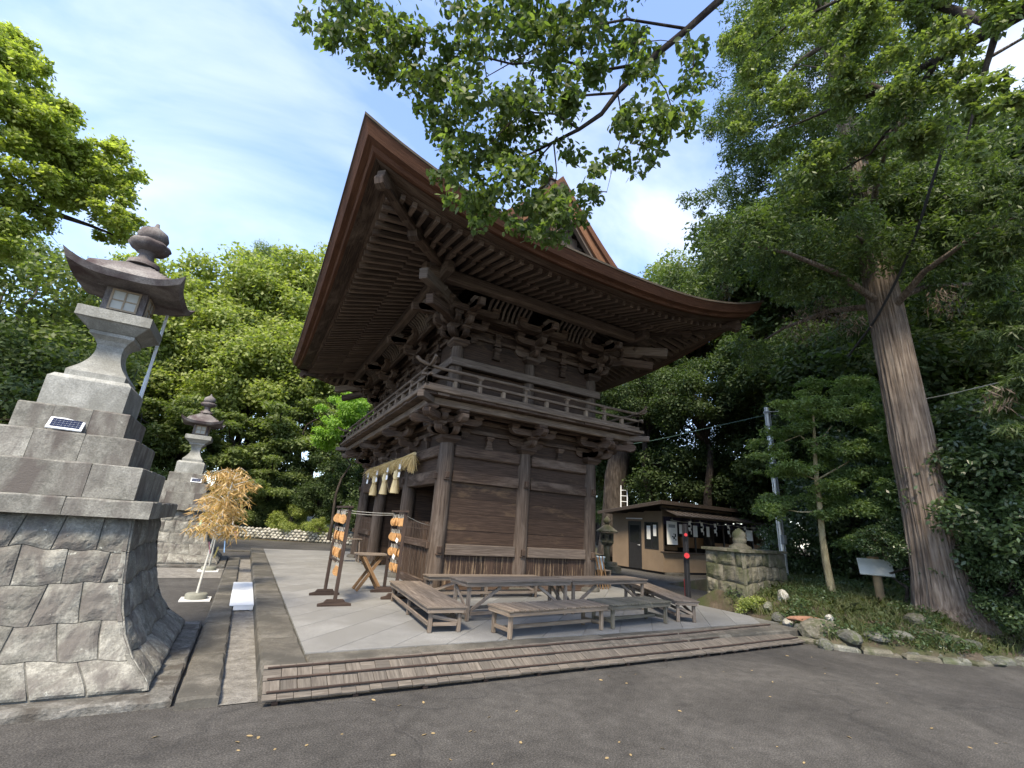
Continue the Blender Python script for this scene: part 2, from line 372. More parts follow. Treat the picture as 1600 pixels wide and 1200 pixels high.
# ------------------------------------------------------------------ mesh helpers
_CH = None
class MB:
    """collects faces; build() links them as one mesh object"""
    def __init__(s, seed=0):
        s.v, s.f, s.u, s.sm = [], [], [], []
        s.r = random.Random(seed)
    def add(s, vs, fs, uvs=None, smooth=False):
        b = len(s.v)
        s.v += [tuple(p) for p in vs]
        for i, f in enumerate(fs):
            s.f.append([b + k for k in f])
            s.u.append(uvs[i] if uvs else [(0, 0)] * len(f))
            s.sm.append(smooth)
    def box(s, c, size, rot=None, ch=0.0, taper=1.0):
        """box of given size about c; rot is a 3x3 whose columns are the box axes; taper scales the top in xy"""
        hx, hy, hz = size[0] / 2, size[1] / 2, size[2] / 2
        ax = max(range(3), key=lambda k: size[k])
        o1, o2 = s.r.uniform(0, 40), s.r.uniform(0, 40)
        c = Vector(c)
        pts, fs = [], []
        if ch <= 0:
            for z in (-1, 1):
                k = taper if z > 0 else 1.0
                for y in (-1, 1):
                    for x in (-1, 1):
                        pts.append((x * hx * k, y * hy * k, z * hz))
            fs = [(0, 2, 3, 1), (4, 5, 7, 6), (0, 1, 5, 4), (2, 6, 7, 3), (0, 4, 6, 2), (1, 3, 7, 5)]
        else:
            idx = {}
            for z in (-1, 1):
                for y in (-1, 1):
                    for x in (-1, 1):
                        for a in range(3):
                            p = [x * hx, y * hy, z * hz]
                            for b in range(3):
                                if b != a:
                                    p[b] -= math.copysign(ch, p[b])
                            if z > 0 and taper != 1.0:
                                p[0] *= taper; p[1] *= taper
                            idx[(x, y, z, a)] = len(pts)
                            pts.append(tuple(p))
            S = (-1, 1)
            for a in range(3):
                b, d = (a + 1) % 3, (a + 2) % 3
                for sa in S:
                    q = []
                    for sb, sd in ((-1, -1), (1, -1), (1, 1), (-1, 1)):
                        k = [0, 0, 0]; k[a] = sa; k[b] = sb; k[d] = sd
                        q.append(idx[(*k, a)])
                    fs.append(tuple(q if sa > 0 else q[::-1]))
            for a in range(3):
                b, d = (a + 1) % 3, (a + 2) % 3
                for sb in S:
                    for sd in S:
                        k0 = [0, 0, 0]; k0[b] = sb; k0[d] = sd
                        k0[a] = -1; k1 = list(k0); k1[a] = 1
                        q = [idx[(*k0, b)], idx[(*k1, b)], idx[(*k1, d)], idx[(*k0, d)]]
                        fs.append(tuple(q if sb * sd < 0 else q[::-1]))
            for z in S:
                for y in S:
                    for x in S:
                        q = [idx[(x, y, z, 0)], idx[(x, y, z, 1)], idx[(x, y, z, 2)]]
                        fs.append(tuple(q if x * y * z > 0 else q[::-1]))
        uvs = []
        oth = [k for k in range(3) if k != ax]
        for f in fs:
            ps = [pts[i] for i in f]
            rng = [max(p[k] for p in ps) - min(p[k] for p in ps) for k in range(3)]
            if rng[ax] < 1e-6 or rng[ax] < 0.35 * min(rng[oth[0]], rng[oth[1]]):
                uvs.append([(p[oth[0]] * 0.2 + o1, p[oth[1]] + o2) for p in ps])     # end grain
            else:
                vk = oth[0] if rng[oth[0]] >= rng[oth[1]] else oth[1]
                uvs.append([(p[ax] + o1, p[vk] + o2 + (3.3 if vk == oth[0] else 0)) for p in ps])
        if rot is not None:
            rot = Matrix(rot) if not isinstance(rot, Matrix) else rot
            pts = [c + rot @ Vector(p) for p in pts]
        else:
            pts = [(c.x + p[0], c.y + p[1], c.z + p[2]) for p in pts]
        s.add(pts, fs, uvs)
        return s
    def bb(s, x0, x1, y0, y1, z0, z1, ch=0.0, taper=1.0):
        return s.box(((x0 + x1) / 2, (y0 + y1) / 2, (z0 + z1) / 2), (x1 - x0, y1 - y0, z1 - z0), None, ch, taper)
    def beam(s, p0, p1, w, h, ch=0.0, up=(0, 0, 1)):
        p0, p1 = Vector(p0), Vector(p1)
        d = p1 - p0
        L = d.length
        x = d / L
        y = Vector(up).cross(x)
        if y.length < 1e-5:
            y = Vector((0, 1, 0)).cross(x)
        y.normalize()
        z = x.cross(y)
        return s.box((p0 + p1) / 2, (L, w, h), Matrix((x, y, z)).transposed(), ch)
    def tube(s, pts, rad, n=8, cap=True, smooth=True, wob=0.0):
        pts = [Vector(p) for p in pts]
        if not hasattr(rad, '__len__'):
            rad = [rad] * len(pts)
        o1, o2 = s.r.uniform(0, 40), s.r.uniform(0, 40)
        t0 = (pts[1] - pts[0]).normalized()
        a = t0.orthogonal().normalized()
        vs, us, ln = [], [], 0.0
        for i, p in enumerate(pts):
            t = (pts[min(i + 1, len(pts) - 1)] - pts[max(i - 1, 0)]).normalized()
            a = (a - t * a.dot(t))
            a = a.normalized() if a.length > 1e-6 else t.orthogonal().normalized()
            b = t.cross(a)
            if i:
                ln += (p - pts[i - 1]).length
            for k in range(n):
                th = 2 * math.pi * k / n
                rr = rad[i] * (1 + (s.r.uniform(-wob, wob) if wob else 0))
                vs.append(p + a * (math.cos(th) * rr) + b * (math.sin(th) * rr))
            us.append(ln)
        fs, uv = [], []
        for i in range(len(pts) - 1):
            for k in range(n):
                k2 = (k + 1) % n
                fs.append((i * n + k, i * n + k2, (i + 1) * n + k2, (i + 1) * n + k))
                c0, c1 = 2 * math.pi * k / n * rad[0], 2 * math.pi * (k + 1) / n * rad[0]
                uv.append([(us[i] + o1, c0 + o2), (us[i] + o1, c1 + o2), (us[i + 1] + o1, c1 + o2), (us[i + 1] + o1, c0 + o2)])
        s.add(vs, fs, uv, smooth)
        if cap:
            for i, rev in ((0, True), (len(pts) - 1, False)):
                q = [i * n + k for k in range(n)]
                ring = [vs[j] for j in q]
                if rev:
                    ring = ring[::-1]
                s.add(ring, [tuple(range(n))], [[(o1 + 0.05 * math.cos(k), o2 + 0.3 * math.sin(k)) for k in range(n)]])
        return s
    def lathe(s, prof, n=16, c=(0, 0, 0), smooth=True, phase=0.0, sq=False, wav=None):
        """prof: (radius or half width, z). sq: square section with half width"""
        vs, fs, uv = [], [], []
        if sq:
            n, phase = 4, math.pi / 4
        for i, (r, z) in enumerate(prof):
            for k in range(n):
                th = 2 * math.pi * k / n + phase
                rr = r * (math.sqrt(2) if sq else 1)
                if wav:
                    rr *= wav(i, th)
                vs.append((c[0] + rr * math.cos(th), c[1] + rr * math.sin(th), c[2] + z))
        for i in range(len(prof) - 1):
            for k in range(n):
                k2 = (k + 1) % n
                fs.append((i * n + k, i * n + k2, (i + 1) * n + k2, (i + 1) * n + k))
                uv.append([(k / n, prof[i][1]), ((k + 1) / n, prof[i][1]), ((k + 1) / n, prof[i + 1][1]), (k / n, prof[i + 1][1])])
        s.add(vs, fs, uv, smooth)
        if prof[0][0] > 1e-4:
            s.add(vs[:n][::-1], [tuple(range(n))])
        if prof[-1][0] > 1e-4:
            s.add(vs[-n:], [tuple(range(n))])
        return s
    def prism(s, poly, o, ex, ey, ez, th, smooth=False):
        """polygon (a,b) in plane ex,ey at o, thickness th centred along ez"""
        o, ex, ey, ez = Vector(o), Vector(ex), Vector(ey), Vector(ez)
        n = len(poly)
        o1, o2 = s.r.uniform(0, 40), s.r.uniform(0, 40)
        A = [o + ex * a + ey * b - ez * (th / 2) for a, b in poly]
        B = [o + ex * a + ey * b + ez * (th / 2) for a, b in poly]
        fl = ex.cross(ey).dot(ez) > 0
        area = sum(poly[i][0] * poly[(i + 1) % n][1] - poly[(i + 1) % n][0] * poly[i][1] for i in range(n))
        if area < 0:
            fl = not fl
        u = [(a + o1, b + o2) for a, b in poly]
        fA, fB = tuple(range(n))[::-1], tuple(range(n, 2 * n))
        fs, uv = [fA, fB], [u[::-1], u]
        for i in range(n):
            j = (i + 1) % n
            fs.append((i, j, n + j, n + i))
            uv.append([(poly[i][0] + o1, o2), (poly[j][0] + o1, o2), (poly[j][0] + o1, th + o2), (poly[i][0] + o1, th + o2)])
        if not fl:
            fs = [f[::-1] for f in fs]
            uv = [q[::-1] for q in uv]
        s.add(A + B, fs, uv, smooth)
        return s
    def mesh(s, name, mat):
        me = bpy.data.meshes.new(name)
        me.from_pydata(s.v, [], s.f)
        ul = me.uv_layers.new(name='UVMap')
        flat = [c for q in s.u for p in q for c in p]
        ul.data.foreach_set('uv', flat)
        if any(s.sm):
            me.polygons.foreach_set('use_smooth', s.sm)
        if mat:
            me.materials.append(M[mat])
        me.update()
        return me
    def build(s, name, mat, parent=None, loc=None, **kw):
        return obj(name, s.mesh(name, mat), parent, loc, **kw)

def obj(name, me, parent=None, loc=None, label=None, cat=None, group=None, kind=None):
    o = bpy.data.objects.new(name, me)
    col.objects.link(o)
    if parent is not None:
        o.parent = parent
    if loc is not None:
        o.location = loc
    tag(o, label, cat, group, kind)
    return o
def tag(o, label=None, cat=None, group=None, kind=None):
    if label: o['label'] = label
    if cat: o['category'] = cat
    if group: o['group'] = group
    if kind: o['kind'] = kind
    return o
def thing(name, label, cat, loc=(0, 0, 0), rz=0.0, group=None):
    o = bpy.data.objects.new(name, None)
    o.empty_display_size = 0.2
    col.objects.link(o)
    o.location = loc
    o.rotation_euler = (0, 0, rz)
    return tag(o, label, cat, group)
def copy_tree(o, parent=None):
    c = o.copy()
    col.objects.link(c)
    c.parent = parent
    for ch in list(o.children):
        copy_tree(ch, c)
    return c
def np_mesh(name, verts, quads, mat, smooth=False):
    """verts (n,3), quads (m,k) numpy arrays"""
    me = bpy.data.meshes.new(name)
    k = quads.shape[1]
    me.vertices.add(len(verts))
    me.vertices.foreach_set('co', verts.astype(np.float32).ravel())
    me.loops.add(quads.size)
    me.loops.foreach_set('vertex_index', quads.astype(np.int32).ravel())
    me.polygons.add(len(quads))
    me.polygons.foreach_set('loop_start', np.arange(0, quads.size, k, dtype=np.int32))
    me.polygons.foreach_set('loop_total', np.full(len(quads), k, dtype=np.int32))
    if smooth:
        me.polygons.foreach_set('use_smooth', np.ones(len(quads), dtype=bool))
    me.update(calc_edges=True)
    if mat:
        me.materials.append(M[mat])
    return me
# ================================================================== GROUND
def sheet(name, pts, z, mat, **kw):
    b = MB()
    b.add([(x, y, z) for x, y in pts], [tuple(range(len(pts)))], [[(x, y) for x, y in pts]])
    return b.build(name, mat, **kw)
sheet('ground', [(-400, -400), (400, -400), (400, 400), (-400, 400)], -0.02, 'earth', kind='structure')
sheet('road', [(-45, -25), (45, -25), (45, 2.9), (10.2, 3.3), (8.9, 4.5), (11.5, 7.3), (30, 9.0), (30, 15.0), (9.8, 22), (6, 28.2), (-3, 29.8), (-20, 30.5), (-45, 30)], 0.0, 'asphalt', kind='structure')

SZ = 0.18                                   # top of the gate platform
plat = MB(1).bb(0.84, 9.32, 5.73, 20.4, 0.0, SZ - 0.012).build('gate_platform', 'mortar', kind='structure')
# concrete bays between saw-cut diagonal joints
def clip(poly, nx, ny, c):                   # keep nx*x+ny*y <= c
    out = []
    for i in range(len(poly)):
        a, b = poly[i], poly[(i + 1) % len(poly)]
        da, db = nx * a[0] + ny * a[1] - c, nx * b[0] + ny * b[1] - c
        if da <= 0:
            out.append(a)
        if da * db < 0:
            t = da / (da - db)
            out.append((a[0] + (b[0] - a[0]) * t, a[1] + (b[1] - a[1]) * t))
    return out
q2 = math.sqrt(0.5)
for k in range(-28, 6):
    c0 = -3.79 + 0.493 * (k + 6)
    poly = [(0.845, 5.735), (9.315, 5.735), (9.315, 20.39), (0.845, 20.39)]
    poly = clip(poly, q2, -q2, c0 + 0.493 - 0.003)
    poly = clip(poly, -q2, q2, -(c0 + 0.003)) if len(poly) > 2 else poly
    if len(poly) > 2:
        MB(k).prism(poly, (0, 0, SZ - 0.008), (1, 0, 0), (0, 1, 0), (0, 0, 1), 0.016).build('concrete_bay', 'slab', plat)
def rough_block(b, x0, x1, y0, y1, z0, z1, ch=0.02, j=0.012, n=None):
    """kerb stone with uneven arrises: a small subdivided box"""
    nx, ny = max(1, int((x1 - x0) / 0.14)), max(1, int((y1 - y0) / 0.14))
    r = b.r
    top = [[(x0 + (x1 - x0) * i / nx, y0 + (y1 - y0) * k / ny) for k in range(ny + 1)] for i in range(nx + 1)]
    vs, ix = [], {}
    for i in range(nx + 1):
        for k in range(ny + 1):
            edge = i in (0, nx) or k in (0, ny)
            x, y = top[i][k]
            dx = (ch if i == 0 else -ch if i == nx else 0); dy = (ch if k == 0 else -ch if k == ny else 0)
            ix[i, k, 1] = len(vs)
            vs.append((x + dx + (r.uniform(-j, j) if edge else 0), y + dy + (r.uniform(-j, j) if edge else 0), z1 + r.uniform(-j, 0) * 0.6))
            if edge:
                ix[i, k, 0] = len(vs)
                vs.append((x + r.uniform(-j, j) * .3, y + r.uniform(-j, j) * .3, z1 - ch * 1.4 + r.uniform(-j, j)))
                ix[i, k, -1] = len(vs)
                vs.append((x, y, z0))
    fs = []
    for i in range(nx):
        for k in range(ny):
            fs.append((ix[i, k, 1], ix[i + 1, k, 1], ix[i + 1, k + 1, 1], ix[i, k + 1, 1]))
    ring = [(i, 0) for i in range(nx)] + [(nx, k) for k in range(ny)] + [(i, ny) for i in range(nx, 0, -1)] + [(0, k) for k in range(ny, 0, -1)]
    for a, c in zip(ring, ring[1:] + ring[:1]):
        for lo, hi in ((0, 1), (-1, 0)):
            fs.append((ix[(*a, lo)], ix[(*c, lo)], ix[(*c, hi)], ix[(*a, hi)]))
    b.add(vs, fs)
    return b
def kerb_row(axis, a0, a1, b0, b1, z0, z1, L, mat, parent, seed, name='kerb_stone'):
    r = random.Random(seed)
    a = a0
    while a < a1 - 0.15:
        e = min(a1, a + L * r.uniform(0.8, 1.2))
        if a1 - e < 0.3: e = a1
        b = MB(r.random())
        if axis == 'x':
            rough_block(b, a + 0.004, e - 0.004, b0, b1, z0, z1 + r.uniform(-0.008, 0.004))
        else:
            rough_block(b, b0, b1, a + 0.004, e - 0.004, z0, z1 + r.uniform(-0.008, 0.004))
        b.build(name, mat, parent)
        a = e
kerb_row('y', 5.16, 20.6, 0.42, 0.835, 0.0, SZ + 0.004, 1.5, 'kerb_stone', plat, 3)
kerb_row('x', 0.845, 9.1, 5.20, 5.722, 0.0, SZ + 0.004, 1.35, 'kerb_stone', plat, 4)
# drain beside the platform
drain = sheet('drain_channel', [(0.12, 5.0), (0.42, 5.0), (0.42, 17.9), (0.12, 17.9)], 0.008, 'gravel_bed', kind='structure')
kerb_row('y', 5.0, 17.9, -0.19, 0.12, 0.0, 0.085, 1.3, 'kerb_stone', drain, 5)
sheet('gravel_strip', [(-3.4, 13.2), (-0.22, 13.2), (-0.22, 15.2), (-3.4, 15.2)], 0.006, 'gravel_bed', kind='structure')
kerb_row('x', -3.0, 9.0, 21.0, 21.25, 0.0, 0.06, 1.6, 'kerb_stone', drain, 6)

# ================================================================== GATE
GX = [3.70, 5.78, 7.86]
GY = [9.72, 12.20, 15.20, 17.68]
CX, CY = 5.78, 13.70
G0 = Vector((CX, CY, SZ))
gate = thing('shrine_gate', 'two-storey dark timber shrine gate with sweeping bark roof on the concrete platform', 'gate', G0)
NEG = -G0
def gp(b, name, mat, **kw):
    return b.build(name, mat, gate, NEG, **kw)
seedc = [100]
def nb():
    seedc[0] += 1
    return MB(seedc[0])
# --- pillars
def pillar(x, y, z0, z1, r, base=True):
    prof = []
    b = nb()
    n = 8
    b.tube([(x, y, z0 + (z1 - z0) * t / n) for t in range(n + 1)], [r * (1.0 - 0.05 * (t / n)) if t < n else r * 0.86 for t in range(n + 1)], 20)
    p = gp(b, 'pillar', 'pillar_wood')
    if base:
        s = nb()
        s.lathe([(r * 1.55, SZ - 0.02), (r * 1.6, SZ + 0.05), (r * 1.35, SZ + 0.10), (r * 1.0, SZ + 0.105)], 16, (x, y, 0))
        o = s.build('base_stone', 'kerb_stone', p)
    return p
for i, x in enumerate(GX):
    for k, y in enumerate(GY):
        pillar(x, y, SZ + 0.10, 3.33, 0.19)
# --- end walls (south and north sides)
def side_bay(x0, x1, y, out):
    """out = -1 south face, +1 north face; boards on the pillar line, beams proud on the outside"""
    xa, xb = x0 + 0.175, x1 - 0.175
    gp(nb().bb(xa, xb, y - 0.09, y + 0.09, SZ + 0.004, SZ + 0.15, 0.01), 'ground_sill', 'gate_wood')
    yo = y + out * 0.06
    gp(nb().bb(xa, xb, min(y - out * .06, yo + out * .07), max(y - out * .06, yo + out * .07), 0.92, 1.15, 0.012), 'lower_beam', 'gate_beam_pale')
    gp(nb().bb(xa, xb, min(y - out * .06, yo + out * .06), max(y - out * .06, yo + out * .06), 2.48, 2.72, 0.012), 'upper_beam', 'gate_wood')
    gp(nb().bb(xa, xb, min(y - out * .08, yo + out * .075), max(y - out * .08, yo + out * .075), 3.05, 3.31, 0.03), 'head_beam', 'gate_wood')
    r = random.Random(int(x0 * 10 + y))
    # vertical skirting boards
    n = 7
    for k in range(n):
        a = xa + (xb - xa) * k / n; e = xa + (xb - xa) * (k + 1) / n
        d = r.uniform(-0.008, 0.008)
        gp(nb().bb(a + 0.002, e - 0.002, y + out * 0.03 - 0.018 + d, y + out * 0.03 + 0.018 + d, SZ + 0.152, 0.918), 'skirting_board', 'skirt_wood')
    # horizontal wall boards
    zs = [1.152, 1.44, 1.80, 2.13, 2.478]
    for a, e in zip(zs, zs[1:]):
        d = r.uniform(-0.006, 0.006)
        gp(nb().bb(xa, xb, y + out * 0.02 - 0.02 + d, y + out * 0.02 + 0.02 + d, a + 0.0015, e - 0.0015, 0.003), 'wall_board', 'gate_panel')
    gp(nb().bb(xa, xb, y + out * 0.02 - 0.02, y + out * 0.02 + 0.02, 2.722, 3.048), 'wall_board', 'gate_panel')
for x0, x1 in zip(GX, GX[1:]):
    side_bay(x0, x1, GY[0], -1)
    side_bay(x0, x1, GY[3], 1)
# wedge heads on the pillars
for x in GX:
    for z in (1.03, 2.60):
        gp(nb().bb(x - 0.05, x + 0.05, GY[0] - 0.245, GY[0] - 0.165, z - 0.07, z + 0.07, 0.012), 'wedge_block', 'gate_wood')
        gp(nb().bb(x - 0.07, x + 0.07, GY[0] - 0.225, GY[0] - 0.165, z - 0.105, z - 0.072, 0.008), 'wedge_block', 'gate_wood')
for y in GY:
    for z in (1.10, 2.57):
        gp(nb().bb(GX[0] - 0.245, GX[0] - 0.165, y - 0.055, y + 0.055, z - 0.07, z + 0.07, 0.012), 'wedge_block', 'gate_wood')
# --- front and back
def front_bay(y0, y1, x, out, kind):
    ya, yb = y0 + 0.175, y1 - 0.175
    gp(nb().bb(x - 0.13, x + 0.13, ya, yb, 2.42, 2.72, 0.012), 'lintel', 'gate_wood')
    gp(nb().bb(x - 0.14, x + 0.14, ya, yb, 3.05, 3.31, 0.03), 'head_beam', 'gate_wood')
    gp(nb().bb(x - 0.02, x + 0.02, ya, yb, 2.722, 3.048), 'wall_board', 'gate_panel')
    if kind == 'lattice':
        gp(nb().bb(x - 0.09, x + 0.09, ya, yb, SZ + 0.004, 0.36, 0.01), 'ground_sill', 'gate_wood')
        gp(nb().bb(x - 0.08, x + 0.08, ya, yb, 1.02, 1.18, 0.01), 'middle_rail', 'gate_wood')
        n = int((yb - ya) / 0.105)
        for k in range(n):
            y = ya + (yb - ya) * (k + 0.5) / n
            gp(nb().bb(x - 0.022, x + 0.022, y - 0.022, y + 0.022, 0.36, 1.02), 'lattice_bar', 'gate_wood')
            b = nb()
            b.bb(x - 0.02, x + 0.02, y - 0.02, y + 0.02, 1.18, 1.52)
            b.box((x, y, 1.555), (0.04, 0.04, 0.07), taper=0.15)
            gp(b, 'lattice_bar', 'gate_wood')
        gp(nb().bb(x - 0.012, x + 0.012, ya, yb, 1.40, 1.43), 'lattice_rail', 'gate_wood')
    elif kind == 'boards':
        n = 8
        for k in range(n):
            a = SZ + 0.01 + (2.41 - SZ) * k / n; e = SZ + 0.01 + (2.41 - SZ) * (k + 1) / n
            gp(nb().bb(x - 0.02, x + 0.02, ya, yb, a + 0.001, e - 0.001), 'wall_board', 'gate_panel')
front_bay(GY[0], GY[1], GX[0], -1, 'lattice')
front_bay(GY[1], GY[2], GX[0], -1, 'open')
front_bay(GY[2], GY[3], GX[0], -1, 'lattice')
for a, b_ in ((0, 1), (2, 3)):
    front_bay(GY[a], GY[b_], GX[1], -1, 'boards')
    front_bay(GY[a], GY[b_], GX[2], 1, 'boards')
front_bay(GY[1], GY[2], GX[2], 1, 'open')
# passage walls and ceiling
for y in (GY[1], GY[2]):
    for x0, x1 in zip(GX, GX[1:]):
        for k in range(6):
            a = SZ + 0.01 + 0.52 * k
            gp(nb().bb(x0 + 0.175, x1 - 0.175, y - 0.02, y + 0.02, a + 0.001, a + 0.519), 'wall_board', 'gate_panel')
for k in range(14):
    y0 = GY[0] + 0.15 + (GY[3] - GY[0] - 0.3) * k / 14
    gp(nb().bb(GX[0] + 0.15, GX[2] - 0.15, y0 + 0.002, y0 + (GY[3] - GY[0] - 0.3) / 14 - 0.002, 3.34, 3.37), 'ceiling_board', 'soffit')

# --- bracket sets -------------------------------------------------------------
def arm_poly(L0, L1, h, curl0=True, curl1=True):
    """side view of a bracket arm from -L0 to L1, top at h, rounded under the ends"""
    def end(L, sgn, curl):
        if not curl:
            return [(sgn * L, 0.0), (sgn * L, h)]
        pts = []
        for t in (0, 0.25, 0.5, 0.75, 1.0):
            an = t * math.pi / 2
            pts.append((sgn * (L - 0.17 * (1 - math.sin(an))), 0.72 * h * (1 - math.cos(an))))
        return pts + [(sgn * L, h)]
    return end(L1, 1, curl1) + end(L0, -1, curl0)[::-1]
def nose_poly(L, h):
    """arm with a carved rounded nose beyond the last block"""
    return [(-0.05, 0), (L - 0.26, 0), (L - 0.20, -0.02), (L - 0.12, -0.035), (L - 0.03, -0.01), (L + 0.03, h * 0.35), (L + 0.035, h * 0.7),
            (L, h * 0.95), (L - 0.06, h * 1.06), (L - 0.14, h), (-0.05, h)]
def masu(b, x, y, z, w, h):
    """bearing block: square on top, dished taper below"""
    b.lathe([(w * 0.33, z), (w * 0.36, z + h * 0.12), (w * 0.48, z + h * 0.45), (w * 0.5, z + h * 0.48), (w * 0.5, z + h)], c=(x, y, 0), sq=True, smooth=False)
    return b
def bracket(x, y, z, outs, steps, lv, step, cross=0.50, big=0.46, aw=0.15, mat='gate_wood', tail=False):
    """bracket set on a post top; outs: outward unit vectors; lv: height of one arm + block"""
    root = gp(masu(nb(), x, y, z, big, 0.17), 'bracket_set', mat)
    zz = z + 0.172
    ah, bh = lv * 0.60, lv * 0.40
    ez = Vector((0, 0, 1))
    def child(b, nm, m=mat):
        return b.build(nm, m, root)
    for s_ in range(steps):
        for o in outs:
            o = Vector((o[0], o[1], 0))
            diag = abs(o.x) > 0.1 and abs(o.y) > 0.1
            side = Vector((-o.y, o.x, 0)).normalized()
            reach = step * (s_ + 1) * (1.0)
            L = reach * o.length + 0.10
            on = o.normalized()
            top = s_ == steps - 1
            poly = nose_poly(L + 0.10, ah) if top else arm_poly(0.3, L, ah, False, True)
            child(nb().prism(poly, Vector((x, y, zz)), on, ez, side, aw + (0.03 if diag else 0)), 'bracket_arm')
            child(masu(nb(), x + o.x * reach, y + o.y * reach, zz + ah + 0.001, 0.235, bh - 0.002), 'bearing_block', 'gate_beam_pale' if (s_ + int(x * 7)) % 3 == 0 else mat)
            if not diag:
                # cross arm over the step inside
                rr = step * s_
                cz = zz + 0.001
                cl = cross * (1.0 + 0.28 * s_)
                c0 = Vector((x, y, cz)) + on * rr
                child(nb().prism(arm_poly(cl, cl, ah), c0, side, ez, on, aw), 'bracket_arm')
                for q in (-1, 1):
                    p = c0 + side * (q * (cl - 0.10))
                    child(masu(nb(), p.x, p.y, zz + ah + 0.002, 0.225, bh - 0.004), 'bearing_block')
        zz += lv
    return root
def perimeter(z, steps, lv, step, **kw):
    for i, x in enumerate(GX):
        for k, y in enumerate(GY):
            ox = -1 if i == 0 else 1 if i == 2 else 0
            oy = -1 if k == 0 else 1 if k == 3 else 0
            if ox == 0 and oy == 0:
                continue
            outs = []
            if ox: outs.append((ox, 0))
            if oy: outs.append((0, oy))
            if ox and oy: outs.append((ox, oy))
            bracket(x, y, z, outs, steps, lv, step, **kw)
perimeter(3.332, 2, 0.235, 0.36)
# struts between the bracket sets and the wall above the head beam
def strut(x, y, z, o):
    side = (-o[1], o[0])
    b = nb()
    ex, ey = Vector((side[0], side[1], 0)), Vector((0, 0, 1))
    b.prism([(-0.11, 0), (0.11, 0), (0.075, 0.07), (0.06, 0.20), (-0.06, 0.20), (-0.075, 0.07)], (x, y, z), ex, ey, Vector((o[0], o[1], 0)), 0.09)
    p = gp(b, 'strut', 'gate_wood')
    masu(nb(), x, y, z + 0.201, 0.19, 0.10).build('bearing_block', 'gate_wood', p)
def band(z0, z1, off, mat, name, inset=0.0, th=0.04, ch=0.0):
    """four straight timbers round the gate at offset off outside the pillar line"""
    xa, xb, ya, yb = GX[0] - off, GX[2] + off, GY[0] - off, GY[3] + off
    h = th / 2
    gp(nb().bb(xa - h + inset, xb + h - inset, ya - h, ya + h, z0, z1, ch), name, mat)
    gp(nb().bb(xa - h + inset, xb + h - inset, yb - h, yb + h, z0, z1, ch), name, mat)
    gp(nb().bb(xa - h, xa + h, ya + h + inset + 0.001, yb - h - inset - 0.001, z0, z1, ch), name, mat)
    gp(nb().bb(xb - h, xb + h, ya + h + inset + 0.001, yb - h - inset - 0.001, z0, z1, ch), name, mat)
band(3.312, 4.20, -0.02, 'gate_panel', 'frieze_board')
for x0, x1 in zip(GX, GX[1:]):
    for y, o in ((GY[0] - 0.05, (0, -1)), (GY[3] + 0.05, (0, 1))):
        strut((x0 + x1) / 2, y, 3.312, o)
for y0, y1 in zip(GY, GY[1:]):
    for x, o in ((GX[0] - 0.05, (-1, 0)), (GX[2] + 0.05, (1, 0))):
        strut((y0 + y1) / 2 * 0 + x, (y0 + y1) / 2, 3.312, o)
band(3.64, 3.74, 0.03, 'gate_wood', 'wall_tie', th=0.10, ch=0.01)
band(3.88, 4.00, 0.03, 'gate_wood', 'wall_tie', th=0.10, ch=0.01)
band(3.975, 4.10, 0.36, 'gate_wood', 'bracket_tie', th=0.11, ch=0.01)
band(3.985, 4.14, 0.74, 'rail_wood', 'balcony_beam', th=0.14, ch=0.012)
# --- balcony floor planks, edge and railing
BO = 1.00
def balcony_planks():
    xa, xb, ya, yb = GX[0] - BO, GX[2] + BO, GY[0] - BO, GY[3] + BO
    for (a0, a1, ax) in ((xa, xb, 'x'), (ya + 1.0, yb - 1.0, 'y')):
        n = int((a1 - a0) / 0.27)
        for k in range(n):
            a = a0 + (a1 - a0) * k / n + 0.003; e = a0 + (a1 - a0) * (k + 1) / n - 0.003
            for sgn in (-1, 1):
                d = rnd.uniform(-0.02, 0.012)
                z = 4.145 + rnd.uniform(0, 0.006)
                if ax == 'x':
                    y_in = GY[0] if sgn < 0 else GY[3]
                    y_out = y_in + sgn * (BO + d)
                    gp(nb().bb(a, e, min(y_in, y_out), max(y_in, y_out), z, z + 0.055, 0.004), 'floor_plank', 'gate_wood')
                else:
                    x_in = GX[0] if sgn < 0 else GX[2]
                    x_out = x_in + sgn * (BO + d)
                    gp(nb().bb(min(x_in, x_out), max(x_in, x_out), a, e, z, z + 0.055, 0.004), 'floor_plank', 'gate_wood')
balcony_planks()
band(4.21, 4.285, 0.97, 'rail_wood', 'floor_edge', th=0.15, ch=0.012)
RO = 0.93
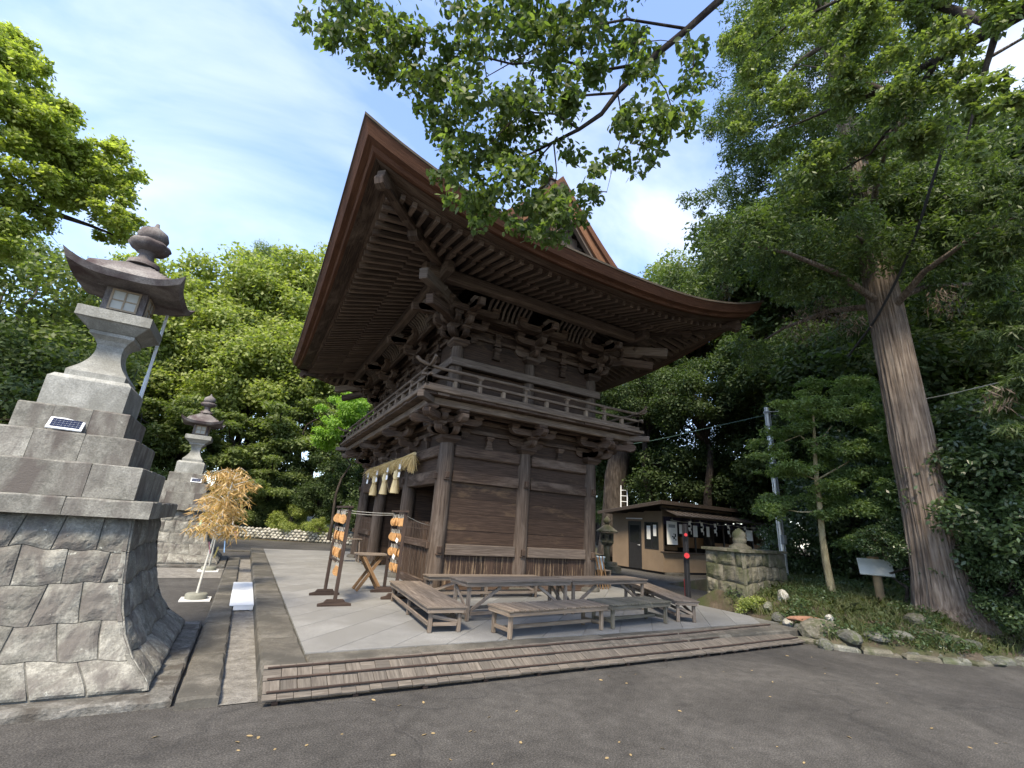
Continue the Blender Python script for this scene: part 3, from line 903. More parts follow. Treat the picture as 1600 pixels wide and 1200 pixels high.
def railing():
    xa, xb, ya, yb = GX[0] - RO, GX[2] + RO, GY[0] - RO, GY[3] + RO
    def side(p0, p1):
        p0, p1 = Vector(p0), Vector(p1)
        d = (p1 - p0).normalized()
        up = Vector((0, 0, 1))
        ext = 0.16
        gp(nb().beam(p0 + up * 4.335, p1 + up * 4.335, 0.11, 0.09, 0.01), 'bottom_rail', 'rail_wood')
        gp(nb().beam(p0 - d * ext + up * 4.555, p1 + d * ext + up * 4.555, 0.085, 0.06, 0.008), 'middle_rail', 'rail_wood')
        # round top rail with ends that sweep up
        L = (p1 - p0).length
        pts = [p0 - d * (ext + 0.16) + up * 4.90, p0 - d * (ext + 0.06) + up * 4.825, p0 - d * 0.03 + up * 4.775, p0 + d * 0.25 + up * 4.755]
        for k in range(1, 6):
            pts.append(p0 + d * (L * k / 6) + up * 4.752)
        pts += [p1 - d * 0.25 + up * 4.755, p1 + d * 0.03 + up * 4.775, p1 + d * (ext + 0.06) + up * 4.825, p1 + d * (ext + 0.16) + up * 4.90]
        gp(nb().tube(pts, 0.036, 10), 'top_rail', 'rail_wood')
        n = max(2, round(L / 0.62))
        for k in range(n + 1):
            c = p0 + d * (L * k / n)
            w = 0.13 if k in (0, n) else 0.085
            m = 'bench_tan' if k % 2 else 'rail_wood'
            gp(nb().box((c.x, c.y, 4.452), (w, w, 0.143), ch=0.006), 'rail_post', m)
            if k % 2 == 0:
                b = nb().box((c.x, c.y, 4.63), (0.055, 0.055, 0.085))
                masu(b, c.x, c.y, 4.672, 0.12, 0.05)
                gp(b, 'rail_post', 'rail_wood')
    side((xa, ya, 0), (xb, ya, 0)); side((xa, yb, 0), (xb, yb, 0))
    side((xa, ya, 0), (xa, yb, 0)); side((xb, ya, 0), (xb, yb, 0))
railing()
# corner beams that poke out under the balcony
for sx in (-1, 1):
    for sy in (-1, 1):
        cx_, cy_ = (GX[0] if sx < 0 else GX[2]), (GY[0] if sy < 0 else GY[3])
        gp(nb().beam((cx_, cy_, 4.07), (cx_ + sx * 1.13, cy_ + sy * 1.13, 4.07), 0.15, 0.14, 0.012), 'corner_beam', 'gate_beam_pale')
# --- upper storey
UZ = 5.72
for i, x in enumerate(GX):
    for k, y in enumerate(GY):
        if i == 1 and k in (1, 2):
            continue
        pillar(x, y, 4.20, UZ, 0.165, base=False)
band(4.20, 5.20, -0.03, 'gate_panel', 'wall_board', th=0.05)
band(5.20, 5.40, 0.13, 'gate_beam_pale', 'upper_sill_beam', th=0.16, ch=0.015)
for z0, z1 in ((5.402, 5.62), (5.622, 5.86), (5.862, 6.10), (6.102, 6.35), (6.352, 6.62), (6.622, 6.95)):
    band(z0, z1, -0.02 + rnd.uniform(-0.008, 0.008), 'gate_panel', 'wall_board', th=0.05)
# vertical slats behind the railing
for k in range(34):
    x = GX[0] + 0.2 + (GX[2] - GX[0] - 0.4) * k / 33
    gp(nb().bb(x - 0.03, x + 0.03, GY[0] - 0.035, GY[0] + 0.0, 4.21, 4.62), 'wall_slat', 'gate_wood')
for k in range(60):
    y = GY[0] + 0.2 + (GY[3] - GY[0] - 0.4) * k / 59
    gp(nb().bb(GX[0] - 0.035, GX[0] + 0.0, y - 0.03, y + 0.03, 4.21, 4.62), 'wall_slat', 'gate_wood')
perimeter(UZ + 0.002, 3, 0.265, 0.30, cross=0.48, big=0.44)
for z, off in ((6.05, 0.03), (6.32, 0.03), (6.58, 0.03)):
    band(z, z + 0.10, off, 'gate_wood', 'wall_tie', th=0.10, ch=0.01)
band(6.42, 6.53, 0.46, 'gate_wood', 'bracket_tie', th=0.11, ch=0.01)
for x0, x1 in zip(GX, GX[1:]):
    strut((x0 + x1) / 2, GY[0] - 0.07, 5.62, (0, -1)); strut((x0 + x1) / 2, GY[0] - 0.07, 5.98, (0, -1))
for y0, y1 in zip(GY, GY[1:]):
    strut(GX[0] - 0.07, (y0 + y1) / 2, 5.62, (-1, 0)); strut(GX[0] - 0.07, (y0 + y1) / 2, 5.98, (-1, 0))
# purlin under the rafters
PO = 0.90
def purlin(p0, p1):
    gp(nb().beam(p0, p1, 0.26, 0.30, 0.06), 'eave_purlin', 'rafter_wood')
xa, xb, ya, yb = GX[0] - PO, GX[2] + PO, GY[0] - PO, GY[3] + PO
purlin((xa - .5, ya, 7.03), (xb + .5, ya, 7.03)); purlin((xa - .5, yb, 7.03), (xb + .5, yb, 7.03))
purlin((xa, ya - .5, 7.025), (xa, yb + .5, 7.025)); purlin((xb, ya - .5, 7.025), (xb, yb + .5, 7.025))
# curved ribs between the tie and the purlin
def ribs(p0, p1, o, n):
    p0, p1, o = Vector(p0), Vector(p1), Vector(o)
    d = (p1 - p0).normalized()
    poly = [(0.02, 0.0), (0.06, 0.0), (0.10, 0.10), (0.19, 0.24), (0.33, 0.33), (0.33, 0.38), (0.17, 0.30), (0.06, 0.14)]
    proto = None
    for k in range(n):
        c = p0 + (p1 - p0) * ((k + 0.5) / n)
        if proto is None:
            proto = nb().prism(poly, (0, 0, 0), o, (0, 0, 1), d, 0.055).mesh('soffit_rib', 'gate_beam_pale')
        obj('soffit_rib', proto, gate, c + NEG)
for x0, x1 in zip(GX, GX[1:]):
    ribs((x0 + 0.42, GY[0] - 0.47, 6.53), (x1 - 0.42, GY[0] - 0.47, 6.53), (0, -1, 0), 9)
for y0, y1 in zip(GY, GY[1:]):
    ribs((GX[0] - 0.47, y0 + 0.42, 6.53), (GX[0] - 0.47, y1 - 0.42, 6.53), (-1, 0, 0), 11)
# tail rafters (slanting lever arms) through the brackets
def tail(p, o, L, z_in, z_out, w=0.15, h=0.19, mat='gate_wood'):
    o = Vector((o[0], o[1], 0)).normalized()
    p = Vector(p)
    a = p + Vector((0, 0, z_in)); e = p + o * L + Vector((0, 0, z_out))
    gp(nb().beam(a, e, w, h, 0.012), 'tail_rafter', mat)
for i, x in enumerate(GX):
    for k, y in enumerate(GY):
        ox = -1 if i == 0 else 1 if i == 2 else 0
        oy = -1 if k == 0 else 1 if k == 3 else 0
        if ox and oy:
            tail((x, y, 0), (ox, oy), 2.15, 6.74, 6.52, 0.20, 0.24, 'gate_beam_pale')
            tail((x, y, 0), (ox, oy), 1.75, 6.46, 6.14, 0.18, 0.22, 'gate_wood')
            tail((x - oy * 0 + ox * 0.0, y, 0), (ox, 0), 1.28, 6.72, 6.46)
            tail((x, y, 0), (0, oy), 1.28, 6.72, 6.46)
        elif ox or oy:
            tail((x, y, 0), (ox, oy), 1.22, 6.70, 6.46)
# --- eaves ---------------------------------------------------------------------
EO = 3.35                                    # overhang of the bark edge beyond the pillar line
HX, HY = GX[2] - CX + EO, GY[3] - CY + EO    # half sizes of the roof plan
RISE = 0.95
def lift(t, d):
    f = max(0.0, (d - 0.7) / (EO - 0.7))
    return RISE * abs(t) ** 2.6 * (f ** 0.8 if f > 0 else 0)
def jz(d):  return 7.19 - 0.29 * (d - 0.9)      # underside of base rafters
def hz(d):  return 7.00 - 0.30 * (d - 1.74)     # underside of flying rafters
SP = 0.235
SIDES = {  # name: (origin of side line (centre on pillar line), along, outward, half length of pillar line)
    's': (Vector((CX, GY[0], 0)), Vector((1, 0, 0)), Vector((0, -1, 0)), GX[2] - CX),
    'w': (Vector((GX[0], CY, 0)), Vector((0, -1, 0)), Vector((-1, 0, 0)), GY[3] - CY),
    'n': (Vector((CX, GY[3], 0)), Vector((-1, 0, 0)), Vector((0, 1, 0)), GX[2] - CX),
    'e': (Vector((GX[2], CY, 0)), Vector((0, 1, 0)), Vector((1, 0, 0)), GY[3] - CY),
}
def rafter(b, side, a, d0, d1, zf, w, h):
    o, al, ou, hl = SIDES[side]
    tt = a / (hl + EO)
    e = abs(a) - hl                             # beyond the corner post: rafter starts at the hip
    d0 = max(d0, e + 0.04)
    if d1 - d0 < 0.08:
        return False
    p0 = o + al * a + ou * d0; p1 = o + al * a + ou * d1
    p0.z = zf(d0) + lift(tt, d0) + h / 2; p1.z = zf(d1) + lift(tt, d1) + h / 2
    b.beam(p0, p1, w, h)
    return True
far = MB(77)
for side in SIDES:
    hl = SIDES[side][3]
    for zf, d0, d1, w, h, reach in ((jz, -0.1, 1.74, 0.095, 0.125, 1.74), (hz, 1.30, 2.64, 0.085, 0.105, 2.64)):
        n = int((hl + reach - 0.06) / SP)
        for k in range(-n, n + 1):
            a = k * SP
            if side in 'sw':
                b = nb()
                if rafter(b, side, a, d0, d1 + rnd.uniform(-0.008, 0.008), zf, w, h):
                    gp(b, 'rafter', 'rafter_wood')
            else:
                rafter(far, side, a, d0, d1, zf, w, h)
gp(far, 'rafter_rows', 'rafter_wood', kind='stuff')
def sweep(side, prof, name, mat, n=28, mitre=None):
    """profile (d, dz) swept along one side with the corner lift; mitred at the hips"""
    o, al, ou, hl = SIDES[side]
    b = nb()
    vs, fs, uv = [], [], []
    m = len(prof)
    arc = [0]
    for q in range(1, m):
        arc.append(arc[-1] + math.hypot(prof[q][0] - prof[q - 1][0], prof[q][1] - prof[q - 1][1]))
    for i in range(n + 1):
        s_ = -1 + 2 * i / n
        s_ = math.copysign(abs(s_) ** 0.85, s_)
        for d, z in prof:
            a = s_ * (hl + d)
            p = o + al * a + ou * d
            t = a / (hl + EO)
            vs.append((p.x, p.y, z + lift(t, d)))
    for i in range(n):
        for q in range(m - 1):
            fs.append((i * m + q, (i + 1) * m + q, (i + 1) * m + q + 1, i * m + q + 1))
            L = 2 * (hl + EO)
            u0, u1 = L * i / n, L * (i + 1) / n
            uv.append([(u0, arc[q]), (u1, arc[q]), (u1, arc[q + 1]), (u0, arc[q + 1])])
    b.add(vs, fs, uv)
    return gp(b, name, mat)
for side in SIDES:
    # boards over the two rafter tiers
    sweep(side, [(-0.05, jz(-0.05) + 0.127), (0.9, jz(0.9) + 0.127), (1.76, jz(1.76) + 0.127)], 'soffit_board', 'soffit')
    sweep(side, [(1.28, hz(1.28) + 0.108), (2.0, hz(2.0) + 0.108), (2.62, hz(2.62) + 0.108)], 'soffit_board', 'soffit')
    # eave boards on the rafter ends
    z1 = jz(1.72) + 0.127
    sweep(side, [(1.66, z1), (1.76, z1 - 0.01), (1.76, z1 + 0.055), (1.66, z1 + 0.06)], 'eave_board', 'gate_wood')
    z2 = hz(2.62) + 0.11
    sweep(side, [(2.50, z2), (2.70, z2 - 0.01), (2.72, z2 + 0.09), (2.94, z2 + 0.075), (2.96, z2 + 0.10)], 'eave_board', 'gate_wood')
    # bark layers: lower, upper, cap
    sweep(side, [(2.60, 6.90), (2.90, 6.80), (3.015, 6.765)], 'soffit_board', 'gate_wood')
    sweep(side, [(2.98, 6.79), (3.08, 6.78), (3.135, 6.875)], 'bark_layer', 'bark_red')
    sweep(side, [(3.02, 6.845), (3.23, 6.840), (3.325, 7.015)], 'bark_layer', 'bark_red')
    sweep(side, [(3.18, 7.012), (3.345, 7.014), (3.35, 7.055), (3.28, 7.075)], 'roof_cap', 'bark_top')
# hip rafters
for sx in (-1, 1):
    for sy in (-1, 1):
        cx_, cy_ = (GX[0] if sx < 0 else GX[2]), (GY[0] if sy < 0 else GY[3])
        def hp(d, zz): return (cx_ + sx * d, cy_ + sy * d, zz)
        def tc(d, sd): return (sd + d) / (sd + EO)
        for d0, d1, w, h, zf, dz in ((0.2, 1.95, 0.20, 0.26, jz, -0.10), (1.5, 2.86, 0.17, 0.22, hz, -0.09)):
            ds = [d0 + (d1 - d0) * k / 4 for k in range(5)]
            ps = [Vector(hp(d, zf(d) + lift(tc(d, 2.08), d) + dz + h / 2)) for d in ds]
            b = nb()
            for a, e in zip(ps, ps[1:]):
                b.beam(a, e + (e - a).normalized() * 0.02, w, h, 0.008)
            gp(b, 'hip_rafter', 'gate_wood')
            # carved drop under the end
            e = ps[-1]
            on = Vector((sx, sy, 0)).normalized()
            sd = Vector((-on.y, on.x, 0))
            gp(nb().prism([(-0.30, -0.04), (0.03, -0.03), (0.06, -0.10), (0.02, -0.20), (-0.08, -0.245), (-0.17, -0.20), (-0.20, -0.14), (-0.28, -0.10)], e + Vector((0, 0, 0.02)), on, (0, 0, 1), sd, w * 1.05), 'hip_nose', 'gate_wood')
# --- roof surface
GI = 2.42                                      # the gable stands this far inside the eave
def rz(ins, span):                             # roof height over inset from the eave
    return 7.07 + 3.95 * (ins / HX) ** 1.80 if ins > 0 else 7.07
def roof_piece(name, pts_fn, nu, nv, mat='bark_top'):
    b = nb()
    vs = [pts_fn(i / nu, k / nv) for i in range(nu + 1) for k in range(nv + 1)]
    fs = [(i * (nv + 1) + k, (i + 1) * (nv + 1) + k, (i + 1) * (nv + 1) + k + 1, i * (nv + 1) + k + 1) for i in range(nu) for k in range(nv)]
    uv = [[((f // (nv + 1)) * 0.4, (f % (nv + 1)) * 0.25) for f in q] for q in fs]
    b.add(vs, fs, uv, True)
    return gp(b, name, mat)
def rl(x, y, ins):
    """lift of the roof near the corners"""
    tx, ty = min(1, abs(x) / HX), min(1, abs(y) / HY)
    t = tx if (HY - abs(y)) < (HX - abs(x)) else ty
    return RISE * t ** 2.6 * max(0, 1 - ins / 2.6)
for sx in (-1, 1):
    def main_fn(u, v, sx=sx):                  # u along the ridge, v from eave to ridge
        x = HX * (1 - v) * 0.995
        ins = HX - x
        ylim = HY - ins if ins < GI else HY - GI + 0.35
        y = -ylim + 2 * ylim * u
        return (CX + sx * x, CY + y, rz(ins, HX) + rl(x, y, ins))
    roof_piece('roof_slope', main_fn, 30, 26)
for sy in (-1, 1):
    def skirt_fn(u, v, sy=sy):
        ins = (GI + 0.5) * v
        xl = HX * 0.995 - ins
        x = -xl + 2 * xl * u
        y = HY * 0.997 - ins
        return (CX + x, CY + sy * y, rz(ins, HX) + rl(x, y, ins) - (0.004 if v > 0 else 0))
    roof_piece('roof_slope', skirt_fn, 24, 10)
    # gable: bargeboards, wall, pendant
    yg = CY + sy * (HY - GI + 0.30)
    def gz(x): return rz(HX - abs(x), HX)
    for off, dy, h0, h1, mat, nm in ((0.0, 0.05, -0.20, 0.03, 'bark_red', 'bargeboard'), (0.0, -0.02, -0.52, -0.20, 'barge_orange', 'bargeboard'), (0.0, -0.10, -0.62, -0.50, 'gate_beam_pale', 'bargeboard')):
        for sx in (-1, 1):
            b = nb()
            n = 14
            vs, fs, uv = [], [], []
            for k in range(n + 1):
                x = 3.35 * k / n
                for (yy, zz) in ((yg + sy * dy, h0), (yg + sy * dy, h1), (yg + sy * (dy - 0.12), h1), (yg + sy * (dy - 0.12), h0)):
                    vs.append((CX + sx * (x + 0.002), yy, gz(x) + zz * (1 + 0.25 * k / n)))
            for k in range(n):
                for q in range(4):
                    a, c = k * 4 + q, k * 4 + (q + 1) % 4
                    fs.append((a, c, c + 4, a + 4))
                    uv.append([(k * .25, q * .2), (k * .25, q * .2 + .2), (k * .25 + .25, q * .2 + .2), (k * .25 + .25, q * .2)])
            fs += [(0, 1, 2, 3), (n * 4 + 3, n * 4 + 2, n * 4 + 1, n * 4)]
            uv += [[(0, 0)] * 4] * 2
            b.add(vs, fs, uv)
            gp(b, nm, mat)
    # gable wall planks
    for k in range(-13, 14):
        x = k * 0.2
        zt = gz(abs(x) + 0.1) - 0.35
        if zt > 8.1:
            gp(nb().bb(CX + x - 0.098, CX + x + 0.098, yg - sy * 0.45 - 0.02, yg - sy * 0.45 + 0.02, 7.80, zt), 'gable_board', 'gate_beam_pale')
    gp(nb().bb(CX - 1.45, CX + 1.45, yg - sy * 0.36 - 0.05, yg - sy * 0.36 + 0.05, 8.72, 8.92, 0.01), 'gable_beam', 'gate_wood')
    gp(nb().bb(CX - 0.11, CX + 0.11, yg - sy * 0.30 - 0.05, yg - sy * 0.30 + 0.05, 7.9, 10.2, 0.01), 'gable_post', 'gate_wood')
    pend = [(0, 0.1), (0.13, 0.0), (0.20, -0.16), (0.16, -0.34), (0.24, -0.46), (0.12, -0.60), (0, -0.74), (-0.12, -0.60), (-0.24, -0.46), (-0.16, -0.34), (-0.20, -0.16), (-0.13, 0.0)]
    gp(nb().prism(pend, (CX, yg + sy * 0.08, gz(0) - 0.30), (1, 0, 0), (0, 0, 1), (0, 1, 0), 0.07), 'gable_pendant', 'gate_wood')
# ridge
b = nb().bb(CX - 0.24, CX + 0.24, CY - HY + GI - 0.10, CY + HY - GI + 0.10, 10.80, 11.01, 0.02)
b.bb(CX - 0.33, CX + 0.33, CY - HY + GI - 0.14, CY + HY - GI + 0.14, 11.012, 11.05, 0.01)
gp(b, 'ridge_box', 'bark_top')
# ================================================================== STONE LANTERNS
from mathutils import noise as mnoise
def stone_patch(b, P, L, Rr, lo, hi, n=10, puff=0.024, rough=0.016, gap=0.007):
    """one hewn stone: P(u, z, depth) -> point; bounded by L(t), Rr(t) in u and lo(u), hi(u) in z"""
    r = b.r
    vs = []
    seed = Vector((r.uniform(0, 100), r.uniform(0, 100), r.uniform(0, 100)))
    rows = n + 3
    fa, fc = r.uniform(-1, 1) * puff * 0.8, r.uniform(-1, 1) * puff * 0.8
    for i in range(rows):
        for k in range(rows):
            a = min(max((i - 1) / n, 0), 1); c = min(max((k - 1) / n, 0), 1)
            skirt = i in (0, rows - 1) or k in (0, rows - 1)
            u = L(c) + (Rr(c) - L(c)) * a
            z = lo(u) + (hi(u) - lo(u)) * c
            w = min(1, 4.5 * min(a, 1 - a)) * min(1, 4.5 * min(c, 1 - c))
            q = Vector(P(u, z, 0))
            nz = mnoise.noise(q * 7 + seed) + 0.6 * mnoise.noise(q * 17 + seed) + 0.35 * mnoise.noise(q * 37 + seed)
            d = puff * w ** 0.7 + w * (fa * (a - .5) + fc * (c - .5)) + rough * nz * (0.25 + 0.75 * w)
            if skirt:
                d = -0.035
            vs.append(P(u, z, d))
    fs = []
    for i in range(rows - 1):
        for k in range(rows - 1):
            fs.append((i * rows + k, (i + 1) * rows + k, (i + 1) * rows + k + 1, i * rows + k + 1))
    b.add(vs, fs, None, False)
    return b
HP = [(0.10, 1.34), (0.15, 1.31), (0.30, 1.14), (0.45, 1.035), (0.66, 0.945), (0.90, 0.885), (1.15, 0.84), (1.44, 0.805)]
def hprof(z):
    for (z0, h0), (z1, h1) in zip(HP, HP[1:]):
        if z <= z1:
            return h0 + (h1 - h0) * max(0, (z - z0)) / (z1 - z0)
    return HP[-1][1]
def build_lantern(label):
    root = thing('stone_lantern', label, 'lantern', (-1.74, 6.6, 0), 0, 'tall stone lanterns beside the drain')
    b = MB(11)
    rough_block(b, -1.52, 1.52, -1.50, 1.52, 0.0, 0.075, 0.02, 0.012)
    b.build('plinth', 'plinth_stone', root)
    b = MB(12)
    b.lathe([(hprof(z) - 0.032, z) for z in (0.07, 0.15, 0.22, 0.30, 0.45, 0.66, 0.9, 1.15, 1.434)], sq=True, smooth=False)
    core = b.build('base_core', 'mortar', root)
    r = random.Random(21)
    zb = [0.085, 0.30, 0.56, 0.85, 1.14, 1.432]
    for face in range(4):
        ca, sa = math.cos(face * math.pi / 2), math.sin(face * math.pi / 2)
        def P(u, z, d, ca=ca, sa=sa):
            h = hprof(z)
            x, y = u * (h + 0.01), -(h - 0.02 + d)
            return (x * ca - y * sa, x * sa + y * ca, z)
        bnd = []
        for i, z in enumerate(zb):
            if i in (0, len(zb) - 1):
                bnd.append(lambda u, z=z: z)
            else:
                p1, p2, k1 = r.uniform(0, 6), r.uniform(0, 6), r.uniform(3.2, 5.2)
                bnd.append(lambda u, z=z, p1=p1, p2=p2, k1=k1: z + 0.014 * math.sin(u * k1 + p1) + 0.030 * mnoise.noise(Vector((u * 5.0, p2, 0))))
        for i in range(len(zb) - 1):
            n = 7 if i < 2 else 6
            us = [-0.985] + [-1 + 2 * (k + (0.5 if i % 2 else 0.0) * (0.8)) / n + r.uniform(-0.045, 0.045) for k in range(1, n)] + [0.985]
            ln = [0] + [r.uniform(-0.05, 0.05) for _ in range(n - 1)] + [0]
            for k in range(n):
                bb_ = MB(r.random())
                g = 0.006
                stone_patch(bb_, P, lambda t, k=k: us[k] + ln[k] * (t - .5) + g * (0 if k == 0 else 1), lambda t, k=k: us[k + 1] + ln[k + 1] * (t - .5) - g * (0 if k == n - 1 else 1),
                            lambda u, i=i: bnd[i](u) + 0.003, lambda u, i=i: bnd[i + 1](u) - 0.003)
                bb_.build('foundation_stone', 'stone_rough', root)
    # stepped courses of cut stone
    tiers = [(0.935, 1.436, 1.60, 3), (0.745, 1.603, 1.925, 3), (0.585, 1.928, 2.215, 3), (0.445, 2.218, 2.485, 3)]
    for h, z0, z1, n in tiers:
        cuts = [-h] + sorted(-h + 2 * h * (k + r.uniform(-0.22, 0.22)) / n for k in range(1, n)) + [h]
        cut2 = [-h] + sorted(-h + 2 * h * (k + r.uniform(-0.22, 0.22)) / n for k in range(1, n)) + [h]
        for i in range(n):
            for k in range(n):
                bb_ = MB(r.random())
                rough_block(bb_, cuts[i] + 0.002, cuts[i + 1] - 0.002, cut2[k] + 0.002, cut2[k + 1] - 0.002, z0, z1, 0.012, 0.009)
                bb_.build('course_block', 'stone_cut', root)
    b = MB(13)
    b.lathe([(0.345, 2.487), (0.348, 2.79), (0.31, 2.835)], sq=True, smooth=False)
    b.build('base_block', 'stone_pale', root)
    # waisted shaft
    b = MB(14)
    prof = [(0.255, 2.837), (0.257, 2.905), (0.235, 2.935)]
    for k in range(1, 9):
        t = k / 9
        prof.append((0.115 + 0.12 * (1 - t) ** 2.2, 2.935 + 0.30 * t))
    prof += [(0.122, 3.27), (0.15, 3.32), (0.20, 3.365), (0.20, 3.405)]
    b.lathe(prof, sq=True, smooth=False)
    b.build('shaft', 'stone_pale', root)
    b = MB(15)
    b.lathe([(0.21, 3.407), (0.31, 3.50), (0.335, 3.51), (0.335, 3.625), (0.31, 3.635)], sq=True, smooth=False)
    b.build('platform', 'stone_pale', root)
    # fire box with glazed lattice openings
    b = MB(16)
    b.lathe([(0.195, 3.637), (0.195, 3.97)], sq=True, smooth=False)
    fb = b.build('fire_box', 'stone_roof', root)
    for face in range(4):
        rotm = Matrix.Rotation(face * math.pi / 2, 3, 'Z')
        def bx(bm, x0, x1, z0, z1, y0, y1):
            bm.box(rotm @ Vector(((x0 + x1) / 2, (y0 + y1) / 2, (z0 + z1) / 2)), (x1 - x0, y1 - y0, z1 - z0), rotm)
        b = MB(17)
        for x0, x1, z0, z1 in ((-0.135, -0.115, 3.68, 3.94), (0.115, 0.135, 3.68, 3.94), (-0.115, 0.115, 3.68, 3.70), (-0.115, 0.115, 3.92, 3.94)):
            bx(b, x0, x1, z0, z1, -0.212, -0.19)
        fr = b.build('window_frame', 'lamp_frame', fb)
        fr2 = MB(18)
        bx(fr2, -0.008, 0.008, 3.70, 3.92, -0.208, -0.194)
        bx(fr2, -0.115, 0.115, 3.80, 3.814, -0.207, -0.193)
        fr2.build('window_bar', 'lamp_frame', fb)
        pn = MB(19)
        bx(pn, -0.115, 0.115, 3.70, 3.92, -0.2, -0.19)
        pn.build('window_pane', 'shoji', fb)
    # roof with upturned corners
    b = MB(20)
    N = 20
    vs, fs = [], []
    def top(u, v):
        r_ = max(abs(u), abs(v)); m_ = min(abs(u), abs(v)) / max(r_, 1e-6)
        z = 4.035 + 0.36 * max(0, 1 - r_ / 0.80) ** 0.75 * (1 if r_ < 0.8 else 0) + 0.035 * (1 - r_)
        lift_ = 0.13 * (r_ ** 3) * m_ ** 3.5
        return z + lift_, 1 + 0.055 * (r_ ** 3) * m_ ** 4
    for lay in (0, 1):
        for i in range(N + 1):
            for k in range(N + 1):
                u, v = -1 + 2 * i / N, -1 + 2 * k / N
                z, s_ = top(u, v)
                r_ = max(abs(u), abs(v)); m_ = min(abs(u), abs(v)) / max(r_, 1e-6)
                if lay:
                    z = 3.962 + 0.004 * r_ + 0.10 * (r_ ** 4) * m_ ** 3.5
                    s_ = 0.94 + 0.045 * (r_ ** 3) * m_ ** 4
                vs.append((u * 0.525 * s_, v * 0.525 * s_, z))
    W = N + 1
    for i in range(N):
        for k in range(N):
            q = (i * W + k, (i + 1) * W + k, (i + 1) * W + k + 1, i * W + k + 1)
            fs.append(q); fs.append(tuple(W * W + t for t in q[::-1]))
    for i in range(N):
        for a, c in ((i * W, (i + 1) * W), ((i + 1) * W + N, i * W + N), (N * W + i, N * W + i + 1), (i + 1, i)):
            fs.append((c, a, W * W + a, W * W + c))
    b.add(vs, fs)
    b.build('lantern_roof', 'stone_roof', root)
    b = MB(22)
    b.lathe([(0.17, 4.36), (0.16, 4.42), (0.09, 4.45), (0.075, 4.54), (0.10, 4.57)], 20)
    b.lathe([(0.09, 4.572), (0.16, 4.60), (0.205, 4.66), (0.185, 4.70), (0.12, 4.705)], 32, wav=lambda i, th: 1 + (0.10 if 0 < i < 4 else 0) * abs(math.cos(th * 4)) )
    fn = b.build('finial', 'stone_roof', root)
    b = MB(23)
    b.lathe([(0.10, 4.70), (0.15, 4.74), (0.165, 4.80), (0.14, 4.87), (0.07, 4.92), (0.028, 4.95), (0.018, 5.0), (0.0, 5.01)], 24)
    b.build('finial_bud', 'stone_roof', fn)
    return root
lan1 = build_lantern('tall stone lantern on stepped base with white pole behind it')
lan2 = copy_tree(lan1)
lan2.location = (-1.74, 16.85, 0)
lan2['label'] = 'tall stone lantern behind the dried bamboo branches, nearer the round bushes'

# solar panels leaning on the lantern steps
def solar(loc, rz_, label, w=0.27, h=0.165):
    t = thing('solar_panel', label, 'solar panel', loc, rz_, 'solar panels on the stone lanterns')
    tilt = Matrix.Rotation(R(-42), 3, 'X')
    def P(x, y, z): return tilt @ Vector((x, y, z))
    b = MB(3)
    b.box(P(0, -0.012, h / 2), (w, 0.018, h), tilt, 0.003)
    b.build('panel_frame', 'white_paint', t)
    for i in range(8):
        for k in range(4):
            c = MB(4)
            c.box(P(-w / 2 + 0.022 + (w - 0.044) * (i + .5) / 8, -0.0225, 0.02 + (h - 0.04) * (k + .5) / 4), ((w - 0.06) / 8, 0.003, (h - 0.06) / 4), tilt)
            c.build('solar_cell', 'solar_cell', t)
    MB(5).box((0, 0.10, 0.05), (0.02, 0.02, 0.10)).build('panel_foot', 'steel_grey', t)
    return t
p = on_y(100, 668, 6.6 - 0.53)
solar((p.x, p.y, 2.222), 0.12, 'small white-framed solar panel on the lantern with the white pole')
p2 = Vector((p.x + 0.28, 16.85 - 0.53, 2.222))
solar((p2.x, p2.y, 2.222), 0.1, 'small white-framed solar panel on the lantern behind the dried bamboo')

# slim white pole standing on the steps behind the lantern
Yp = 7.02
pa, pb = on_y(218, 625, Yp), on_y(262, 492, Yp)
t = thing('lamp_pole', 'slim white pole standing on the steps behind the stone lantern', 'pole', ((pa.x + pb.x) / 2, Yp, 2.216))
MB(1).tube([(0, 0, 0), (0, 0, 0.9)], 0.022, 10).build('lower_tube', 'white_paint', t)
MB(1).tube([(0, 0, 0.9), (0, 0, 1.75)], 0.017, 10).build('upper_tube', 'white_paint', t)
MB(1).tube([(0.02, 0, 0.35), (0.07, -0.02, 0.42), (0.09, -0.03, 0.30), (0.04, -0.02, 0.22), (-0.05, -0.03, 0.42), (-0.12, -0.05, 0.70), (-0.10, -0.08, 0.95)], 0.004, 5).build('cable', 'wire', t)

